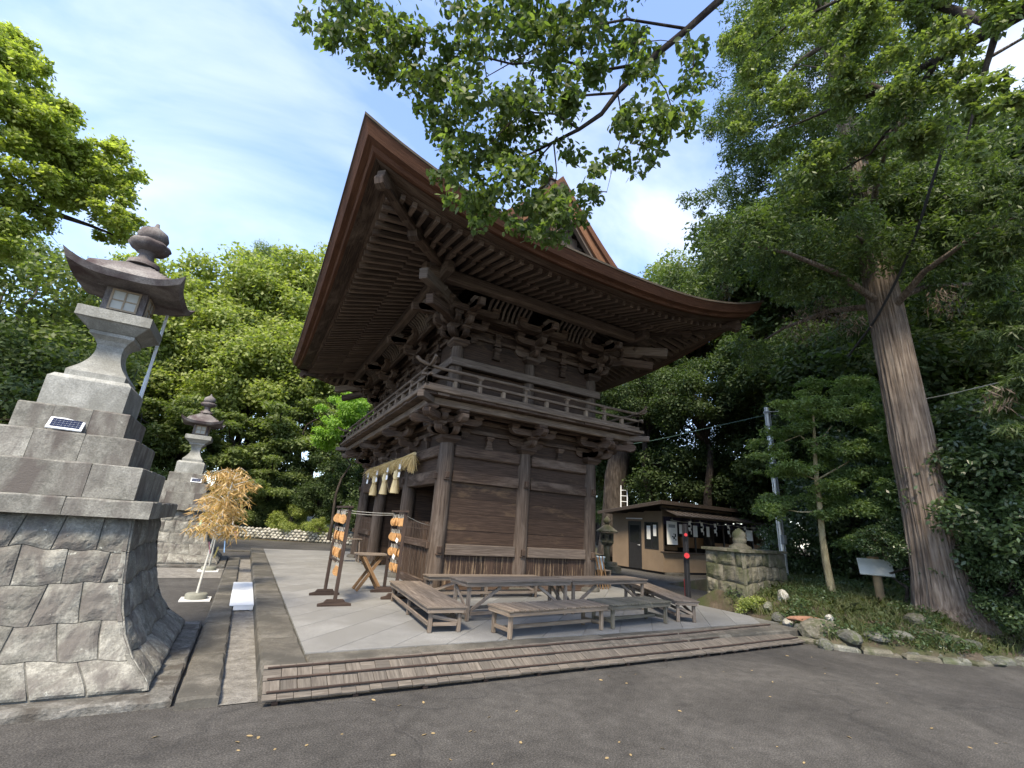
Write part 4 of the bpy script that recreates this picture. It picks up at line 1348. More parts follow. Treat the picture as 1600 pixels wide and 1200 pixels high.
# ================================================================== RAMP
ramp = thing('wooden_ramp', 'weathered plank ramp with battens along the platform kerb', 'ramp', (4.5, 5.0, 0))
RN = Vector((-4.5, -5.0, 0))
def ramp_mat(xa, xb, ya0, ya1, yb0, yb1, z0, z1, seed):
    """quad from front edge (xa..xb, ya0..ya1) up to back edge (yb0..yb1)"""
    r = random.Random(seed)
    rows = [(0.0, 0.17), (0.17, 0.53), (0.53, 0.86), (0.86, 1.0)]
    def P(s, t):
        x = xa + (xb - xa) * s
        y = ya0 + (ya1 - ya0) * s
        y2 = yb0 + (yb1 - yb0) * s
        return Vector((x, y + (y2 - y) * t, z0 + (z1 - z0) * t))
    L = xb - xa
    for (t0, t1) in rows:
        s = 0.0
        while s < 0.999:
            e = min(1.0, s + r.uniform(0.115, 0.155) / L)
            if 1 - e < 0.04 / L: e = 1.0
            m = (s + e) / 2
            a, c = P(m, t0 + 0.012), P(m, t1 - 0.012)
            dz = r.uniform(-0.003, 0.004)
            a.z += dz; c.z += dz
            a.x += r.uniform(-.003, .003)
            MB(r.random()).beam(a, c, (e - s) * L - r.uniform(0.003, 0.007), 0.022, 0.003).build('ramp_plank', 'ramp_wood', ramp, RN)
            s = e
    for t_ in (0.18, 0.54, 0.865):
        a, c = P(0.006, t_), P(0.994, t_)
        a.z += 0.02; c.z += 0.02
        MB(r.random()).beam(a, c, 0.020, 0.016, 0.004).build('ramp_batten', 'rack_wood', ramp, RN)
    for k in range(9):
        s = 0.02 + 0.96 * k / 8
        a, c = P(s, 0.05), P(s, 0.93)
        a.z -= 0.032; c.z -= 0.032
        MB(r.random()).beam(a, c, 0.05, 0.038).build('ramp_bearer', 'rack_wood', ramp, RN)
ramp_mat(0.43, 6.1, 4.84, 4.86, 5.24, 5.42, 0.045, 0.212, 1)
ramp_mat(6.12, 8.72, 4.86, 4.93, 5.44, 5.62, 0.045, 0.205, 2)

# ================================================================== BENCHES
def bench(name, label, cat, loc, rz_, L, W, H_, mat, style, group):
    t = thing(name, label, cat, loc, rz_, group)
    r = random.Random(int(loc[0] * 100))
    th = 0.024
    lw = 0.052
    if style == 'slat':
        n = int(L / 0.085)
        for k in range(n):
            x = -L / 2 + L * (k + 0.5) / n
            MB(r.random()).box((x, r.uniform(-.006, .006), H_ - th / 2 + r.uniform(-.002, .002)), (L / n - 0.011, W, th), None, 0.004).build('seat_slat', mat, t)
    else:
        n = 3
        for k in range(n):
            y = -W / 2 + W * (k + 0.5) / n
            MB(r.random()).box((0, y, H_ - th / 2), (L, W / n - 0.003, th), None, 0.003).build('seat_board', mat, t)
    ap = 0.06
    for s in (-1, 1):
        MB(r.random()).box((0, s * (W / 2 - 0.035), H_ - th - ap / 2), (L - 0.03, 0.03, ap), None, 0.003).build('apron', mat, t)
        MB(r.random()).box((s * (L / 2 - 0.03), 0, H_ - th - ap / 2), (0.028, W - 0.102, ap), None, 0.003).build('apron', mat, t)
    legs = (-1, 1) if style != 'plain' or L < 2.3 else (-1, 0, 1)
    for s in legs:
        for q in (-1, 1):
            MB(r.random()).box((s * (L / 2 - 0.09), q * (W / 2 - 0.085), (H_ - th) / 2), (lw, lw, H_ - th - 0.001), None, 0.005).build('leg', mat, t)
        MB(r.random()).box((s * (L / 2 - 0.09), 0, 0.10), (0.04, W - 0.24, 0.045), None, 0.004).build('stretcher', mat, t)
    if style in ('plain', 'table'):
        for q in (-1, 1):
            MB(r.random()).box((0, q * (W / 2 - 0.085 + 0.02), 0.105), (L - 0.26, 0.028, 0.05), None, 0.004).build('stretcher', mat, t)
        # diagonal braces
        for s in (-1, 1):
            y = (W / 2 - 0.10)
            MB(r.random()).beam((s * (L / 2 - 0.14), -y, 0.14), (s * (L / 2 - 0.14 - min(0.55, L * .28)), -y, H_ - 0.10), 0.028, 0.05, 0.004).build('brace', mat, t)
            MB(r.random()).beam((s * (L / 2 - 0.09), -y, 0.13), (s * (L / 2 - 0.09), y, H_ - 0.13), 0.028, 0.045, 0.004).build('brace', mat, t)
    elif style == 'slat':
        MB(r.random()).box((0, 0, 0.10), (L - 0.24, 0.035, 0.05), None, 0.004).build('stretcher', mat, t)
    return t
z = SZ + 0.001
bg_ = 'benches and tables on the platform'
bench('wooden_bench', 'plain grey bench pointing at the gate front beside the plaque rack', 'bench', (2.72, 7.50, z), R(86), 2.6, 0.58, 0.33, 'bench_wood', 'plain', bg_)
bench('wooden_table', 'tall grey table below the gate wall, nearer the corner pillar', 'table', (4.20, 7.18, z), R(5), 2.15, 0.60, 0.57, 'bench_wood', 'table', bg_)
bench('wooden_table', 'tall grey table below the gate wall, beside the long sloping bench', 'table', (6.33, 7.40, z), R(5), 2.05, 0.60, 0.57, 'bench_wood', 'table', bg_)
bench('slatted_bench', 'tan slatted bench at the platform edge', 'bench', (4.18, 6.02, z), R(6), 1.90, 0.56, 0.36, 'bench_tan', 'slat', bg_)
bench('slatted_bench', 'greenish mossy slatted bench at the platform edge', 'bench', (5.95, 6.22, z), R(6), 1.50, 0.58, 0.36, 'bench_mossy', 'slat', bg_)
bench('wooden_bench', 'long grey bench reaching back past the pillar with the blue bucket', 'bench', (7.75, 7.25, z), R(63), 2.75, 0.46, 0.36, 'bench_wood', 'plain', bg_)
bench('wooden_bench', 'narrow bench pushed under the gate wall behind the tall tables', 'bench', (4.55, 8.95, z), R(1), 2.6, 0.34, 0.42, 'bench_wood', 'plain', bg_)

# ================================================================== PLAQUE RACKS
def rack(label, x, y0, y1, rows, side, seed, glabel, group):
    r = random.Random(seed)
    t = thing('plaque_rack', label, 'rack', (x, (y0 + y1) / 2, SZ), 0, 'plaque racks by the gate')
    hl = (y1 - y0) / 2
    for s in (-1, 1):
        MB(r.random()).box((0, s * hl, 0.79), (0.055, 0.055, 1.50), None, 0.004).build('post', 'rack_wood', t)
        foot = [(-0.26, 0.0), (0.26, 0.0), (0.26, 0.035), (0.17, 0.055), (0.13, 0.10), (-0.13, 0.10), (-0.17, 0.055), (-0.26, 0.035)]
        MB(r.random()).prism(foot, (0, s * hl, 0.002), (1, 0, 0), (0, 0, 1), (0, 1, 0), 0.06).build('foot', 'rack_wood', t)
    MB(r.random()).box((0, 0, 1.56), (0.09, 2 * hl + 0.12, 0.035), None, 0.004).build('cap_board', 'rack_wood', t)
    zs = [1.485, 1.20, 0.925, 0.65]
    for zz in zs:
        MB(r.random()).box((0, 0, zz), (0.025, 2 * hl - 0.056, 0.035), None, 0.003).build('bar', 'rack_wood', t)
    # plaques: each hangs on its own cord
    me_p = []
    for v in range(4):
        b = MB(v)
        rr = 0.072
        poly = []
        for k in range(16):
            th = 2 * math.pi * k / 16 + math.pi / 2
            q = rr * (1.0 + 0.10 * math.cos(3 * th + v)) if v % 2 else rr
            poly.append((q * math.cos(th), q * math.sin(th) * 1.08))
        b.prism(poly, (0, 0, -0.135), (0, 1, 0), (0, 0, 1), (1, 0, 0), 0.012)
        me_p.append(b.mesh('votive_plaque', 'plaque_wood'))
    bc = MB(9)
    bc.tube([(0, -0.004, 0.012), (0, -0.016, -0.075)], 0.003, 4)
    bc.tube([(0, 0.004, 0.012), (0, 0.016, -0.075)], 0.003, 4)
    me_c = bc.mesh('cord', 'rope')
    for zz, n in zip(zs, rows):
        for k in range(n):
            yy = -hl + 0.07 + (2 * hl - 0.14) * (k + 0.5 + r.uniform(-.2, .2)) / max(rows)
            sx = side if r.random() < 0.75 else -side
            white = r.random() < 0.06
            o = obj('votive_plaque', me_p[r.randrange(4)], None, (x + sx * (0.022 + 0.016 * (k % 2)), (y0 + y1) / 2 + yy, SZ + zz + r.uniform(-.006, .006)))
            o.rotation_euler = (r.uniform(-.10, .10), sx * r.uniform(0.02, 0.10), r.uniform(-.8, .8))
            tag(o, glabel, 'plaque', group)
            obj('cord', me_c, o)
    return t
rack('dark plaque rack standing alone on the open concrete beside the drain', 1.54, 8.36, 9.46, (14, 12, 10, 4), -1, 5, 'small orange wooden votive plaque hanging on the rack beside the drain', 'plaques on the rack beside the drain')
rack('dark plaque rack beside the lattice of the gate', 2.70, 8.92, 9.74, (13, 12, 11, 8), -1, 8, 'small orange wooden votive plaque hanging on the rack beside the gate lattice', 'plaques on the rack beside the lattice')
# folded slips tied on the second rack
for k, (yy, zz) in enumerate(((9.1, 0.72), (9.02, 1.02))):
    o = MB(k).box((0, 0, 0), (0.004, 0.08, 0.075)).build('paper_slip', 'paper', None, (2.62, yy, SZ + zz))
    o.rotation_euler = (0.5, 0, 0.3)
    tag(o, 'white paper slip among the plaques beside the gate lattice', 'paper', 'paper slips on the rack')
# cords from rack to rack to gate
def cord(name, a, c, sag, rad, mat, label, group=None, cat='rope'):
    a, c = Vector(a), Vector(c)
    m = (a + c) / 2
    b = MB(1)
    pts = []
    for k in range(13):
        t_ = k / 12
        p_ = a + (c - a) * t_ - m
        p_.z -= sag * 4 * t_ * (1 - t_)
        pts.append(p_)
    b.tube(pts, rad, 5)
    return tag(b.build(name, mat, None, m), label, cat, group)
cord('cord', (1.54, 9.4, 1.70), (2.70, 9.7, 1.70), 0.02, 0.005, 'rope', 'pale cord stretched from one plaque rack to the other', None)
cord('cord', (1.54, 9.4, 1.66), (2.70, 9.7, 1.67), 0.03, 0.005, 'rope', 'thin pale cord hanging just below the first between the racks', None)
cord('cord', (2.70, 8.95, 1.68), (3.66, 10.1, 1.50), 0.03, 0.005, 'rope', 'pale cord from the plaque rack to the gate lattice', None)

# trestle table and small table
t = thing('trestle_table', 'small table on crossed orange-brown legs between rack and gate', 'table', (2.42, 10.0, SZ))
for k in range(3):
    MB(k).box((0, -0.15 + 0.15 * k, 0.685), (0.62, 0.147, 0.03), None, 0.004).build('table_board', 'bench_wood', t)
for q in (-1, 1):
    for s in (-1, 1):
        MB(q + s).beam((s * 0.24, q * (0.17 + 0.02 * s), 0.012), (-s * 0.20, q * (0.17 + 0.02 * s), 0.668), 0.035, 0.06, 0.004).build('leg', 'trestle_wood', t)
MB(2).box((0, 0, 0.34), (0.03, 0.30, 0.03), None, 0.004).build('stretcher', 'trestle_wood', t)
c_ = on_z(540, 878, SZ)
t = thing('side_table', 'narrow plain table standing behind the lone plaque rack', 'table', (c_.x, c_.y, SZ))
MB(1).box((0, 0, 0.70), (0.75, 0.42, 0.035), None, 0.004).build('table_top', 'bench_wood', t)
for sx in (-1, 1):
    for sy in (-1, 1):
        MB(2).beam((sx * 0.36, sy * 0.18, 0.0), (sx * 0.30, sy * 0.15, 0.683), 0.045, 0.045, 0.003).build('leg', 'bench_wood', t)

# ================================================================== STRAW ROPE
t = thing('straw_rope', 'shaggy straw rope on a bamboo pole above the gate entrance', 'rope', (3.40, 13.7, 3.1))
MB(1).tube([(0, -2.55, 0.10), (0, -1.2, 0.05), (0, 0, 0.03), (0, 1.2, 0.02), (0, 2.5, 0.0)], 0.045, 10).build('bamboo_pole', 'straw', t)
rs = np.random.default_rng(5)
def strands(name, base, n, length, spread, parent, w=0.006, down=1.0, seed=1, mat='straw'):
    """bundle of straw blades; base(n)-> start points"""
    g = np.random.default_rng(seed)
    P0 = base(g, n)
    d = np.stack([g.normal(0, spread, n), g.normal(0, spread, n), -down * np.ones(n)], 1)
    d /= np.linalg.norm(d, axis=1)[:, None]
    L = length * g.uniform(0.6, 1.1, n)
    s = np.cross(d, g.normal(0, 1, (n, 3)))
    s /= np.linalg.norm(s, axis=1)[:, None]
    mid = P0 + d * (L * 0.5)[:, None]
    P1 = P0 + d * L[:, None] + g.normal(0, spread * 0.12, (n, 3))
    V = np.stack([P0 - s * w, P0 + s * w, P1 + s * w * 0.5, P1 - s * w * 0.5], 1).reshape(-1, 3)
    Q = np.arange(4 * n).reshape(n, 4)
    o = obj(name, np_mesh(name, V, Q, mat), parent)
    return o
def fringe_base(g, n):
    y = g.uniform(-2.5, 2.5, n)
    a = g.uniform(0, 2 * np.pi, n)
    return np.stack([0.05 * np.cos(a), y, 0.05 - 0.02 * (y + 2.5) / 5 * 2 + 0.05 * np.sin(a) + 0.01], 1)
tag(strands('straw_fringe', fringe_base, 4600, 0.21, 0.45, t, 0.006), kind='stuff')
def tassel(y):
    b = MB(2)
    b.tube([(0, y, 0.05), (0, y, -0.30)], 0.012, 6)
    b.lathe([(0.02, -0.22), (0.075, -0.25), (0.095, -0.38), (0.065, -0.48), (0.08, -0.52), (0.115, -0.78), (0.12, -0.84)], 14, (0, y, 0))
    ts = b.build('tassel', 'straw', t)
    def tb(g, n):
        a = g.uniform(0, 2 * np.pi, n); r_ = 0.07 * np.sqrt(g.uniform(0.5, 1, n))
        return np.stack([r_ * np.cos(a), y + r_ * np.sin(a), -0.46 + 0 * a], 1)
    tag(strands('tassel_straw', tb, 260, 0.36, 0.09, ts, 0.008, seed=int(y * 10) + 50), kind='stuff')
for y in (-1.1, 0.1, 1.4):
    tassel(y)
def tb2(g, n):
    a = g.uniform(0, 2 * np.pi, n)
    return np.stack([0.05 * np.cos(a), -2.5 + 0.06 * np.sin(a), 0.05 + 0 * a], 1)
tag(strands('straw_end', tb2, 130, 0.42, 0.09, t, 0.007, seed=9), kind='stuff')
def shide(parent, x, y, z0, s=1.0, axis='y', name='paper_streamer'):
    b = MB(int(y * 10) & 255)
    for k in range(4):
        off = (0.035 if k % 2 else -0.035) * s
        c = (x + (off if axis == 'x' else 0), y + (off if axis == 'y' else 0), z0 - (0.05 + 0.10 * k) * s)
        sz = (0.085 * s if axis == 'x' else 0.004, 0.085 * s if axis == 'y' else 0.004, 0.125 * s)
        rot = Matrix.Rotation(0.35 * (1 if k % 2 else -1), 3, 'Z') @ Matrix.Rotation(0.12 * (1 if k % 2 else -1), 3, 'X' if axis == 'y' else 'Y')
        b.box(c, sz, rot)
    return b.build(name, 'paper', parent)
for y in (-1.75, -0.5, 0.75, 2.0):
    shide(t, -0.10, y, -0.02, 1.05)

# ================================================================== DRAIN COVER, BAMBOO
t = thing('drain_cover', 'flat white sheet-metal cover lying across the drain', 'cover', (0.27, 10.4, 0.058))
MB(1).bb(-0.205, 0.143, -1.32, 1.32, 0.03, 0.055, 0.004).build('cover_plate', 'white_paint', t)
MB(1).bb(-0.145, 0.14, -1.318, -1.30, -0.03, 0.029).build('cover_lip', 'white_paint', t)
MB(1).bb(0.10, 0.14, -1.28, 1.28, -0.048, 0.029).build('cover_flange', 'white_paint', t)
def tanabata(loc, h, lean, n, label, seed):
    g = np.random.default_rng(seed)
    t = thing('bamboo_branch', label, 'bamboo', loc)
    MB(1).lathe([(0.17, 0.032), (0.175, 0.10), (0.155, 0.12), (0.05, 0.122)], 20).build('weight', 'weight', t)
    MB(1).bb(-0.23, 0.23, -0.2, 0.2, 0.006, 0.03).build('base_tile', 'tile_white', t)
    pts = [Vector((lean[0] * (k / 8) ** 1.5, lean[1] * (k / 8), 0.05 + h * k / 8)) for k in range(9)]
    MB(2).tube(pts, [0.022 - 0.0015 * k for k in range(9)], 8).build('stem', 'bamboo_dry', t)
    # dried leaves hanging from side twigs
    V, F, tw = [], [], MB(3)
    cnt = 0
    for k in range(60):
        f = g.uniform(0.46, 1.0)
        i = min(7, int(f * 8)); p0 = pts[i].lerp(pts[i + 1], f * 8 - i)
        a = g.uniform(0, 2 * math.pi); L = g.uniform(0.22, 0.52) * (1.2 - 0.4 * f)
        p1 = p0 + Vector((math.cos(a) * L * .75, math.sin(a) * L * .75, L * 0.32))
        p2 = p1 + Vector((math.cos(a) * L * 0.5, math.sin(a) * L * 0.5, -L * 0.25))
        tw.tube([p0, p1, p2], [0.006, 0.004, 0.002], 4)
        for q in range(n):
            s_ = g.uniform(0.25, 1.0)
            c = p0.lerp(p1, s_ * 2) if s_ < 0.5 else p1.lerp(p2, s_ * 2 - 1)
            d = Vector((g.normal(0, .75), g.normal(0, .75), -0.75)).normalized()
            sd = d.cross(Vector((g.normal(), g.normal(), 0.2))).normalized()
            l_, w_ = g.uniform(0.10, 0.21), g.uniform(0.008, 0.014)
            c = c + Vector(g.normal(0, 0.035, 3))
            V += [c, c + d * l_ * 0.4 + sd * w_, c + d * l_, c + d * l_ * 0.4 - sd * w_]
            F.append([cnt, cnt + 1, cnt + 2, cnt + 3]); cnt += 4
    tw.build('twig', 'bamboo_dry', t)
    tag(obj('dry_leaves', np_mesh('dry_leaves', np.array([tuple(v) for v in V]), np.array(F), 'leaf_dry'), t), kind='stuff')
    cols = ['strip_pink', 'strip_yellow', 'strip_blue', 'strip_green', 'paper', 'strip_yellow', 'paper']
    for k in range(8):
        a = g.uniform(0, 6.28); r_ = g.uniform(0.15, 0.5)
        o = MB(k).bb(-0.028, 0.028, -0.001, 0.001, -0.20, 0.0).build('paper_strip', cols[k % 7], t, (r_ * math.cos(a), r_ * math.sin(a), h * g.uniform(0.40, 0.72)))
        o.rotation_euler = (g.uniform(-.3, .3), g.uniform(-.3, .3), g.uniform(0, 3))
    return t
tanabata((-0.47, 10.25, 0), 2.15, (0.12, 0.35), 24, 'dried orange bamboo branch with paper strips, weight beside the white drain cover', 4)
c_ = on_z(330, 887, 0)
tanabata((-0.55, 14.6, 0), 2.45, (0.0, -1.1), 24, 'dried orange bamboo branch with paper strips, weight beside the far lantern plinth', 5)
# ================================================================== STALL
ST = Vector((16.54, 15.2, 0.0))
stall = thing('shrine_stall', 'low brown shrine stall with awning, dark door and open counter', 'stall', ST)
W_, D_ = 9.2, 3.3
def sp(b, name, mat, parent=stall, **kw): return b.build(name, mat, parent, **kw)
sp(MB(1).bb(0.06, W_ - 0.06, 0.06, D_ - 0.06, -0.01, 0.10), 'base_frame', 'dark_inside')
# side wall with door and window (faces -x)
for y0, y1, z0, z1 in ((0.0, 0.22, 0.10, 2.72), (0.22, 1.08, 0.10, 1.02), (0.22, 1.08, 2.22, 2.72), (1.08, 1.28, 0.10, 2.66), (2.18, D_, 0.10, 2.60), (1.28, 2.18, 2.24, 2.66)):
    sp(MB(2).bb(0.0, 0.05, y0 + 0.001, y1 - 0.001, z0, z1), 'wall_panel', 'stall_wall')
d_ = sp(MB(3).bb(0.02, 0.06, 1.285, 2.175, 0.10, 2.235), 'door', 'door_dark')
MB(3).tube([(0.0, 1.38, 1.15), (-0.05, 1.38, 1.15), (-0.05, 1.50, 1.15)], 0.014, 6).build('door_handle', 'steel', d_)
MB(3).bb(0.012, 0.018, 1.42, 2.05, 1.25, 2.05).build('door_pane', 'glass_dark', d_)
wn = sp(MB(4).bb(0.03, 0.045, 0.24, 1.06, 1.04, 2.20), 'window', 'glass_dark')
b = MB(4)
for y0, y1, z0, z1 in ((0.22, 0.26, 1.02, 2.22), (1.04, 1.08, 1.02, 2.22), (0.26, 1.04, 1.02, 1.06), (0.26, 1.04, 2.18, 2.22), (0.63, 0.67, 1.06, 2.18)):
    b.bb(-0.012, 0.03, y0, y1, z0, z1)
b.build('window_frame', 'black_paint', wn)
for y0, y1, z0, z1 in ((0.72, 0.95, 1.45, 2.05), (0.36, 0.55, 1.60, 2.10)):
    MB(4).bb(0.012, 0.02, y0, y1, z0, z1).build('notice', 'paper', wn)
# front: counter wall, posts, back wall
sp(MB(5).bb(0.051, W_, 0.0, 0.05, 0.10, 0.92), 'wall_panel', 'stall_wall')
sp(MB(5).bb(-0.02, W_, -0.16, 0.12, 0.92, 0.97, 0.006), 'counter', 'stall_trim')
for x in (0.051, 2.2, 4.3, 6.6, W_ - 0.06):
    sp(MB(5).bb(x, x + 0.08, 0.01, 0.07, 0.97, 2.50), 'front_post', 'stall_trim')
sp(MB(5).bb(0.051, W_, 0.0, 0.055, 2.50, 2.98), 'wall_panel', 'stall_wall')
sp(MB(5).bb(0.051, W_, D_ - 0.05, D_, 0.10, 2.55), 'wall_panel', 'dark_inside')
sp(MB(5).bb(W_ - 0.0, W_ + 0.05, 0.0, D_, 0.10, 2.60), 'wall_panel', 'stall_wall')
sp(MB(5).bb(0.06, W_ - 0.01, 0.10, D_ - 0.06, 0.10, 0.14), 'stall_floor', 'stall_trim')
# sloping roof and awning
b = MB(6)
b.beam((W_ / 2 - 0.1, -0.55, 3.10), (W_ / 2 - 0.1, D_ + 0.45, 2.62), W_ + 1.0, 0.09, 0.01)
rf = sp(b, 'roof', 'stall_roof')
MB(6).beam((-0.62, -0.56, 3.07), (W_ + 0.42, -0.56, 3.07), 0.04, 0.16).build('fascia', 'stall_trim', rf)
MB(6).beam((-0.62, -0.53, 3.05), (-0.62, D_ + 0.42, 2.58), 0.04, 0.14).build('fascia', 'stall_trim', rf)
aw = sp(MB(7).beam((W_ / 2, -0.02, 2.86), (W_ / 2, -1.05, 2.52), W_ + 0.3, 0.035), 'awning', 'stall_roof')
for k in range(24):
    x = -0.1 + (W_ + 0.2) * k / 23
    MB(7).beam((x, -0.03, 2.888), (x, -1.05, 2.548), 0.03, 0.02).build('awning_rib', 'stall_trim', aw)
for k in range(4):
    MB(8).tube([(0.6 + 2.4 * k, -0.55, 2.58), (1.8 + 2.4 * k, -0.55, 2.58)], 0.03, 8).build('lamp_tube', 'white_paint', aw)
sp(MB(8).tube([(0.02, 1.2, 2.36), (0.02, 2.3, 2.36)], 0.035, 8), 'door_lamp', 'white_paint')
# goods inside
for k, (x0, x1, z0, z1) in enumerate(((2.3, 4.2, 1.15, 1.65), (4.6, 6.4, 1.10, 1.45), (0.3, 2.0, 1.0, 1.2), (6.8, 8.8, 1.1, 1.5))):
    sp(MB(9).bb(x0, x1, 0.9, 1.3, z0, z1, 0.01), 'shelf_box', 'shelf_tan')
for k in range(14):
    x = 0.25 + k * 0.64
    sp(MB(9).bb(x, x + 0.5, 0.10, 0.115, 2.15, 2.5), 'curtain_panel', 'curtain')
pst = sp(MB(10).bb(0.30, 0.98, -0.012, 0.0, 1.28, 2.30), 'poster', 'paper')
rr_ = random.Random(3)
for (x, zz, w, h) in ((0.42, 2.02, 0.42, 0.14), (0.70, 1.52, 0.10, 0.12), (0.80, 1.62, 0.08, 0.14), (0.62, 1.60, 0.07, 0.06), (0.83, 1.46, 0.06, 0.08), (0.72, 1.72, 0.05, 0.05)):
    MB(10).bb(x, x + w, -0.018, -0.013, zz, zz + h).build('poster_mark', 'steel_grey' if w > .2 else 'black_paint', pst)
for x, w, h in ((1.1, 0.26, 0.4), (2.05, 0.3, 0.5), (3.0, 0.22, 0.45), (5.2, 0.25, 0.5), (6.1, 0.5, 0.5), (7.6, 0.34, 0.75)):
    sp(MB(11).bb(x, x + w, -0.03, -0.025, 2.18 - h, 2.2), 'hanging_notice', 'paper')
MB(12).tube([(x, -0.32, 2.36 - 0.06 * abs(math.sin(x * 1.4))) for x in [0.2 + 0.44 * k for k in range(21)]], 0.014, 5).build('rope', 'rope', stall)
for x in (1.5, 2.35, 3.3, 4.3, 5.6, 6.9, 8.2):
    shide(stall, x, -0.33, 2.34, 1.35, 'x')
sp(MB(13).bb(0.02, 0.9, -0.45, -0.05, 0.0, 0.10), 'step_stone', 'kerb_stone')

# ================================================================== STONE PEDESTAL WALL + FINIAL
def masonry(root, p0, p1, z1, rows, wmin, wmax, mat, seed, depth=0.45):
    p0, p1 = Vector((*p0, 0)), Vector((*p1, 0))
    d = (p1 - p0); L = d.length; d.normalize()
    nrm = Vector((d.y, -d.x, 0))
    r = random.Random(seed)
    ph = [r.uniform(0, 6) for _ in range(rows + 1)]
    def bnd(i):
        return (lambda u: 0.0) if i == 0 else (lambda u: z1) if i == rows else (lambda u, i=i: z1 * i / rows + 0.03 * math.sin(u * 2.2 + ph[i]) + 0.012 * math.sin(u * 7 + ph[i]))
    def P(u, z, dd):
        q = p0 + d * u + nrm * (dd - 0.02 * z)
        return (q.x - root.location.x, q.y - root.location.y, z)
    for i in range(rows):
        u = 0.0
        while u < L - 0.01:
            e = u + r.uniform(wmin, wmax)
            if L - e < wmin * 0.7: e = L
            ln = r.uniform(-.03, .03)
            bb_ = MB(r.random())
            stone_patch(bb_, P, lambda t, u=u: u + 0.008, lambda t, e=e: e - 0.008, lambda q, i=i: bnd(i)(q) + 0.006, lambda q, i=i: bnd(i + 1)(q) - 0.006, 8, 0.03, 0.022)
            bb_.build('wall_stone', mat, root)
            u = e
A_, B_, C_, D2 = (10.62, 8.35), (10.45, 7.12), (13.3, 7.80), (13.3, 9.1)
pw = thing('stone_wall', 'mossy rubble stone wall block beside the road behind the benches', 'wall', (10.02, 6.98, 0))
masonry(pw, A_, B_, 1.36, 4, 0.32, 0.6, 'wall_stone', 4)
masonry(pw, B_, C_, 1.36, 4, 0.34, 0.7, 'wall_stone', 5)
masonry(pw, C_, D2, 1.36, 4, 0.34, 0.7, 'wall_stone', 6)
b = MB(1)
core = [(10.70, 8.3), (10.53, 7.20), (13.22, 7.88), (13.22, 9.0)]
b.prism([(x - 10.02, y - 6.98) for x, y in core], (0, 0, 0.68), (1, 0, 0), (0, 1, 0), (0, 0, 1), 1.36)
b.build('wall_core', 'mortar', pw)
b = MB(2)
top_ = [(10.56, 8.4), (10.40, 7.07), (13.36, 7.76), (13.36, 9.1)]
b.prism([(x - 10.02, y - 6.98) for x, y in top_], (0, 0, 1.395), (1, 0, 0), (0, 1, 0), (0, 0, 1), 0.065)
b.build('coping', 'wall_stone', pw)
t = thing('stone_finial', 'bulbous grey stone finial standing on the mossy stone wall', 'finial', (11.25, 7.75, 1.428))
MB(1).lathe([(0.27, 0.0), (0.26, 0.06), (0.17, 0.10), (0.15, 0.14)], 18).build('finial_base', 'wall_stone', t)
MB(1).lathe([(0.15, 0.142), (0.17, 0.20), (0.165, 0.24), (0.145, 0.25), (0.175, 0.30), (0.16, 0.39), (0.09, 0.46), (0.03, 0.50), (0.0, 0.52)], 18).build('finial_bud', 'wall_stone', t)

# ================================================================== ROAD POST, BUCKET, SMALL LANTERN, LADDER
t = thing('barrier_post', 'black square barrier post with two red round knobs', 'post', (9.54, 8.03, 0))
MB(1).bb(-0.05, 0.05, -0.05, 0.05, 0.0, 1.93, 0.006).build('post_body', 'black_paint', t)
for zz, r_ in ((1.68, 0.038), (1.20, 0.062)):
    MB(2).tube([Vector((-0.051, -0.06, zz)), Vector((-0.11, -0.11, zz))], r_, 16).build('red_knob', 'red_plastic', t)
MB(1).bb(-0.035, 0.13, -0.035, 0.035, -0.0, 0.02).build('foot_plate', 'iron', t)
t = thing('red_bar', 'thin red plastic tube standing behind the black barrier post', 'bar', (9.95, 8.42, 0))
MB(1).tube([(0, 0, 0), (-0.02, 0, 0.62)], 0.042, 10).build('tube', 'red_plastic', t)
MB(1).lathe([(0.08, 0), (0.08, 0.03), (0.05, 0.04)], 12).build('base', 'black_paint', t)
t = thing('bucket', 'pale blue plastic bucket beside the gate end pillar', 'bucket', (8.75, 10.35, SZ + 0.452))
MB(1).lathe([(0.125, 0.0), (0.165, 0.30), (0.18, 0.305), (0.18, 0.335), (0.16, 0.335), (0.12, 0.02)], 20).build('bucket_body', 'bucket_blue', t)
t2_ = thing('wooden_box', 'low plank box under the pale blue bucket', 'box', (8.75, 10.35, SZ))
for k in range(4):
    MB(k).box((0, -0.18 + 0.12 * k, 0.437), (0.5, 0.115, 0.025), None, 0.003).build('box_board', 'bench_wood', t2_)
for sx in (-1, 1):
    MB(9).box((sx * 0.23, 0, 0.212), (0.03, 0.46, 0.422), None, 0.003).build('box_side', 'bench_wood', t2_)
for k in range(6):
    o = MB(k).tube([(0, 0, 0), (0.02, 0.20, 0.80)], 0.016, 6).build('wooden_stake', 'trestle_wood', None, (8.42 + 0.06 * k, 9.98 - 0.03 * (k % 3), SZ))
    o.rotation_euler = (0.05 * (k % 3), 0.04 * (k - 2), 0.3 * k)
    tag(o, 'thin orange-brown stake leaning in the bundle by the bucket', 'stake', 'stakes leaning by the bucket')
sl = thing('small_stone_lantern', 'small old stone lantern between the gate and the brown stall', 'lantern', (13.9, 15.9, 0))
MB(1).lathe([(0.42, 0), (0.42, 0.25), (0.32, 0.28), (0.30, 0.42)], sq=True, smooth=False).build('base', 'wall_stone', sl)
MB(1).lathe([(0.15, 0.42), (0.13, 0.8), (0.15, 1.08)], 14).build('shaft', 'wall_stone', sl)
MB(1).lathe([(0.2, 1.08), (0.3, 1.2), (0.3, 1.28)], 6, smooth=False).build('platform', 'wall_stone', sl)
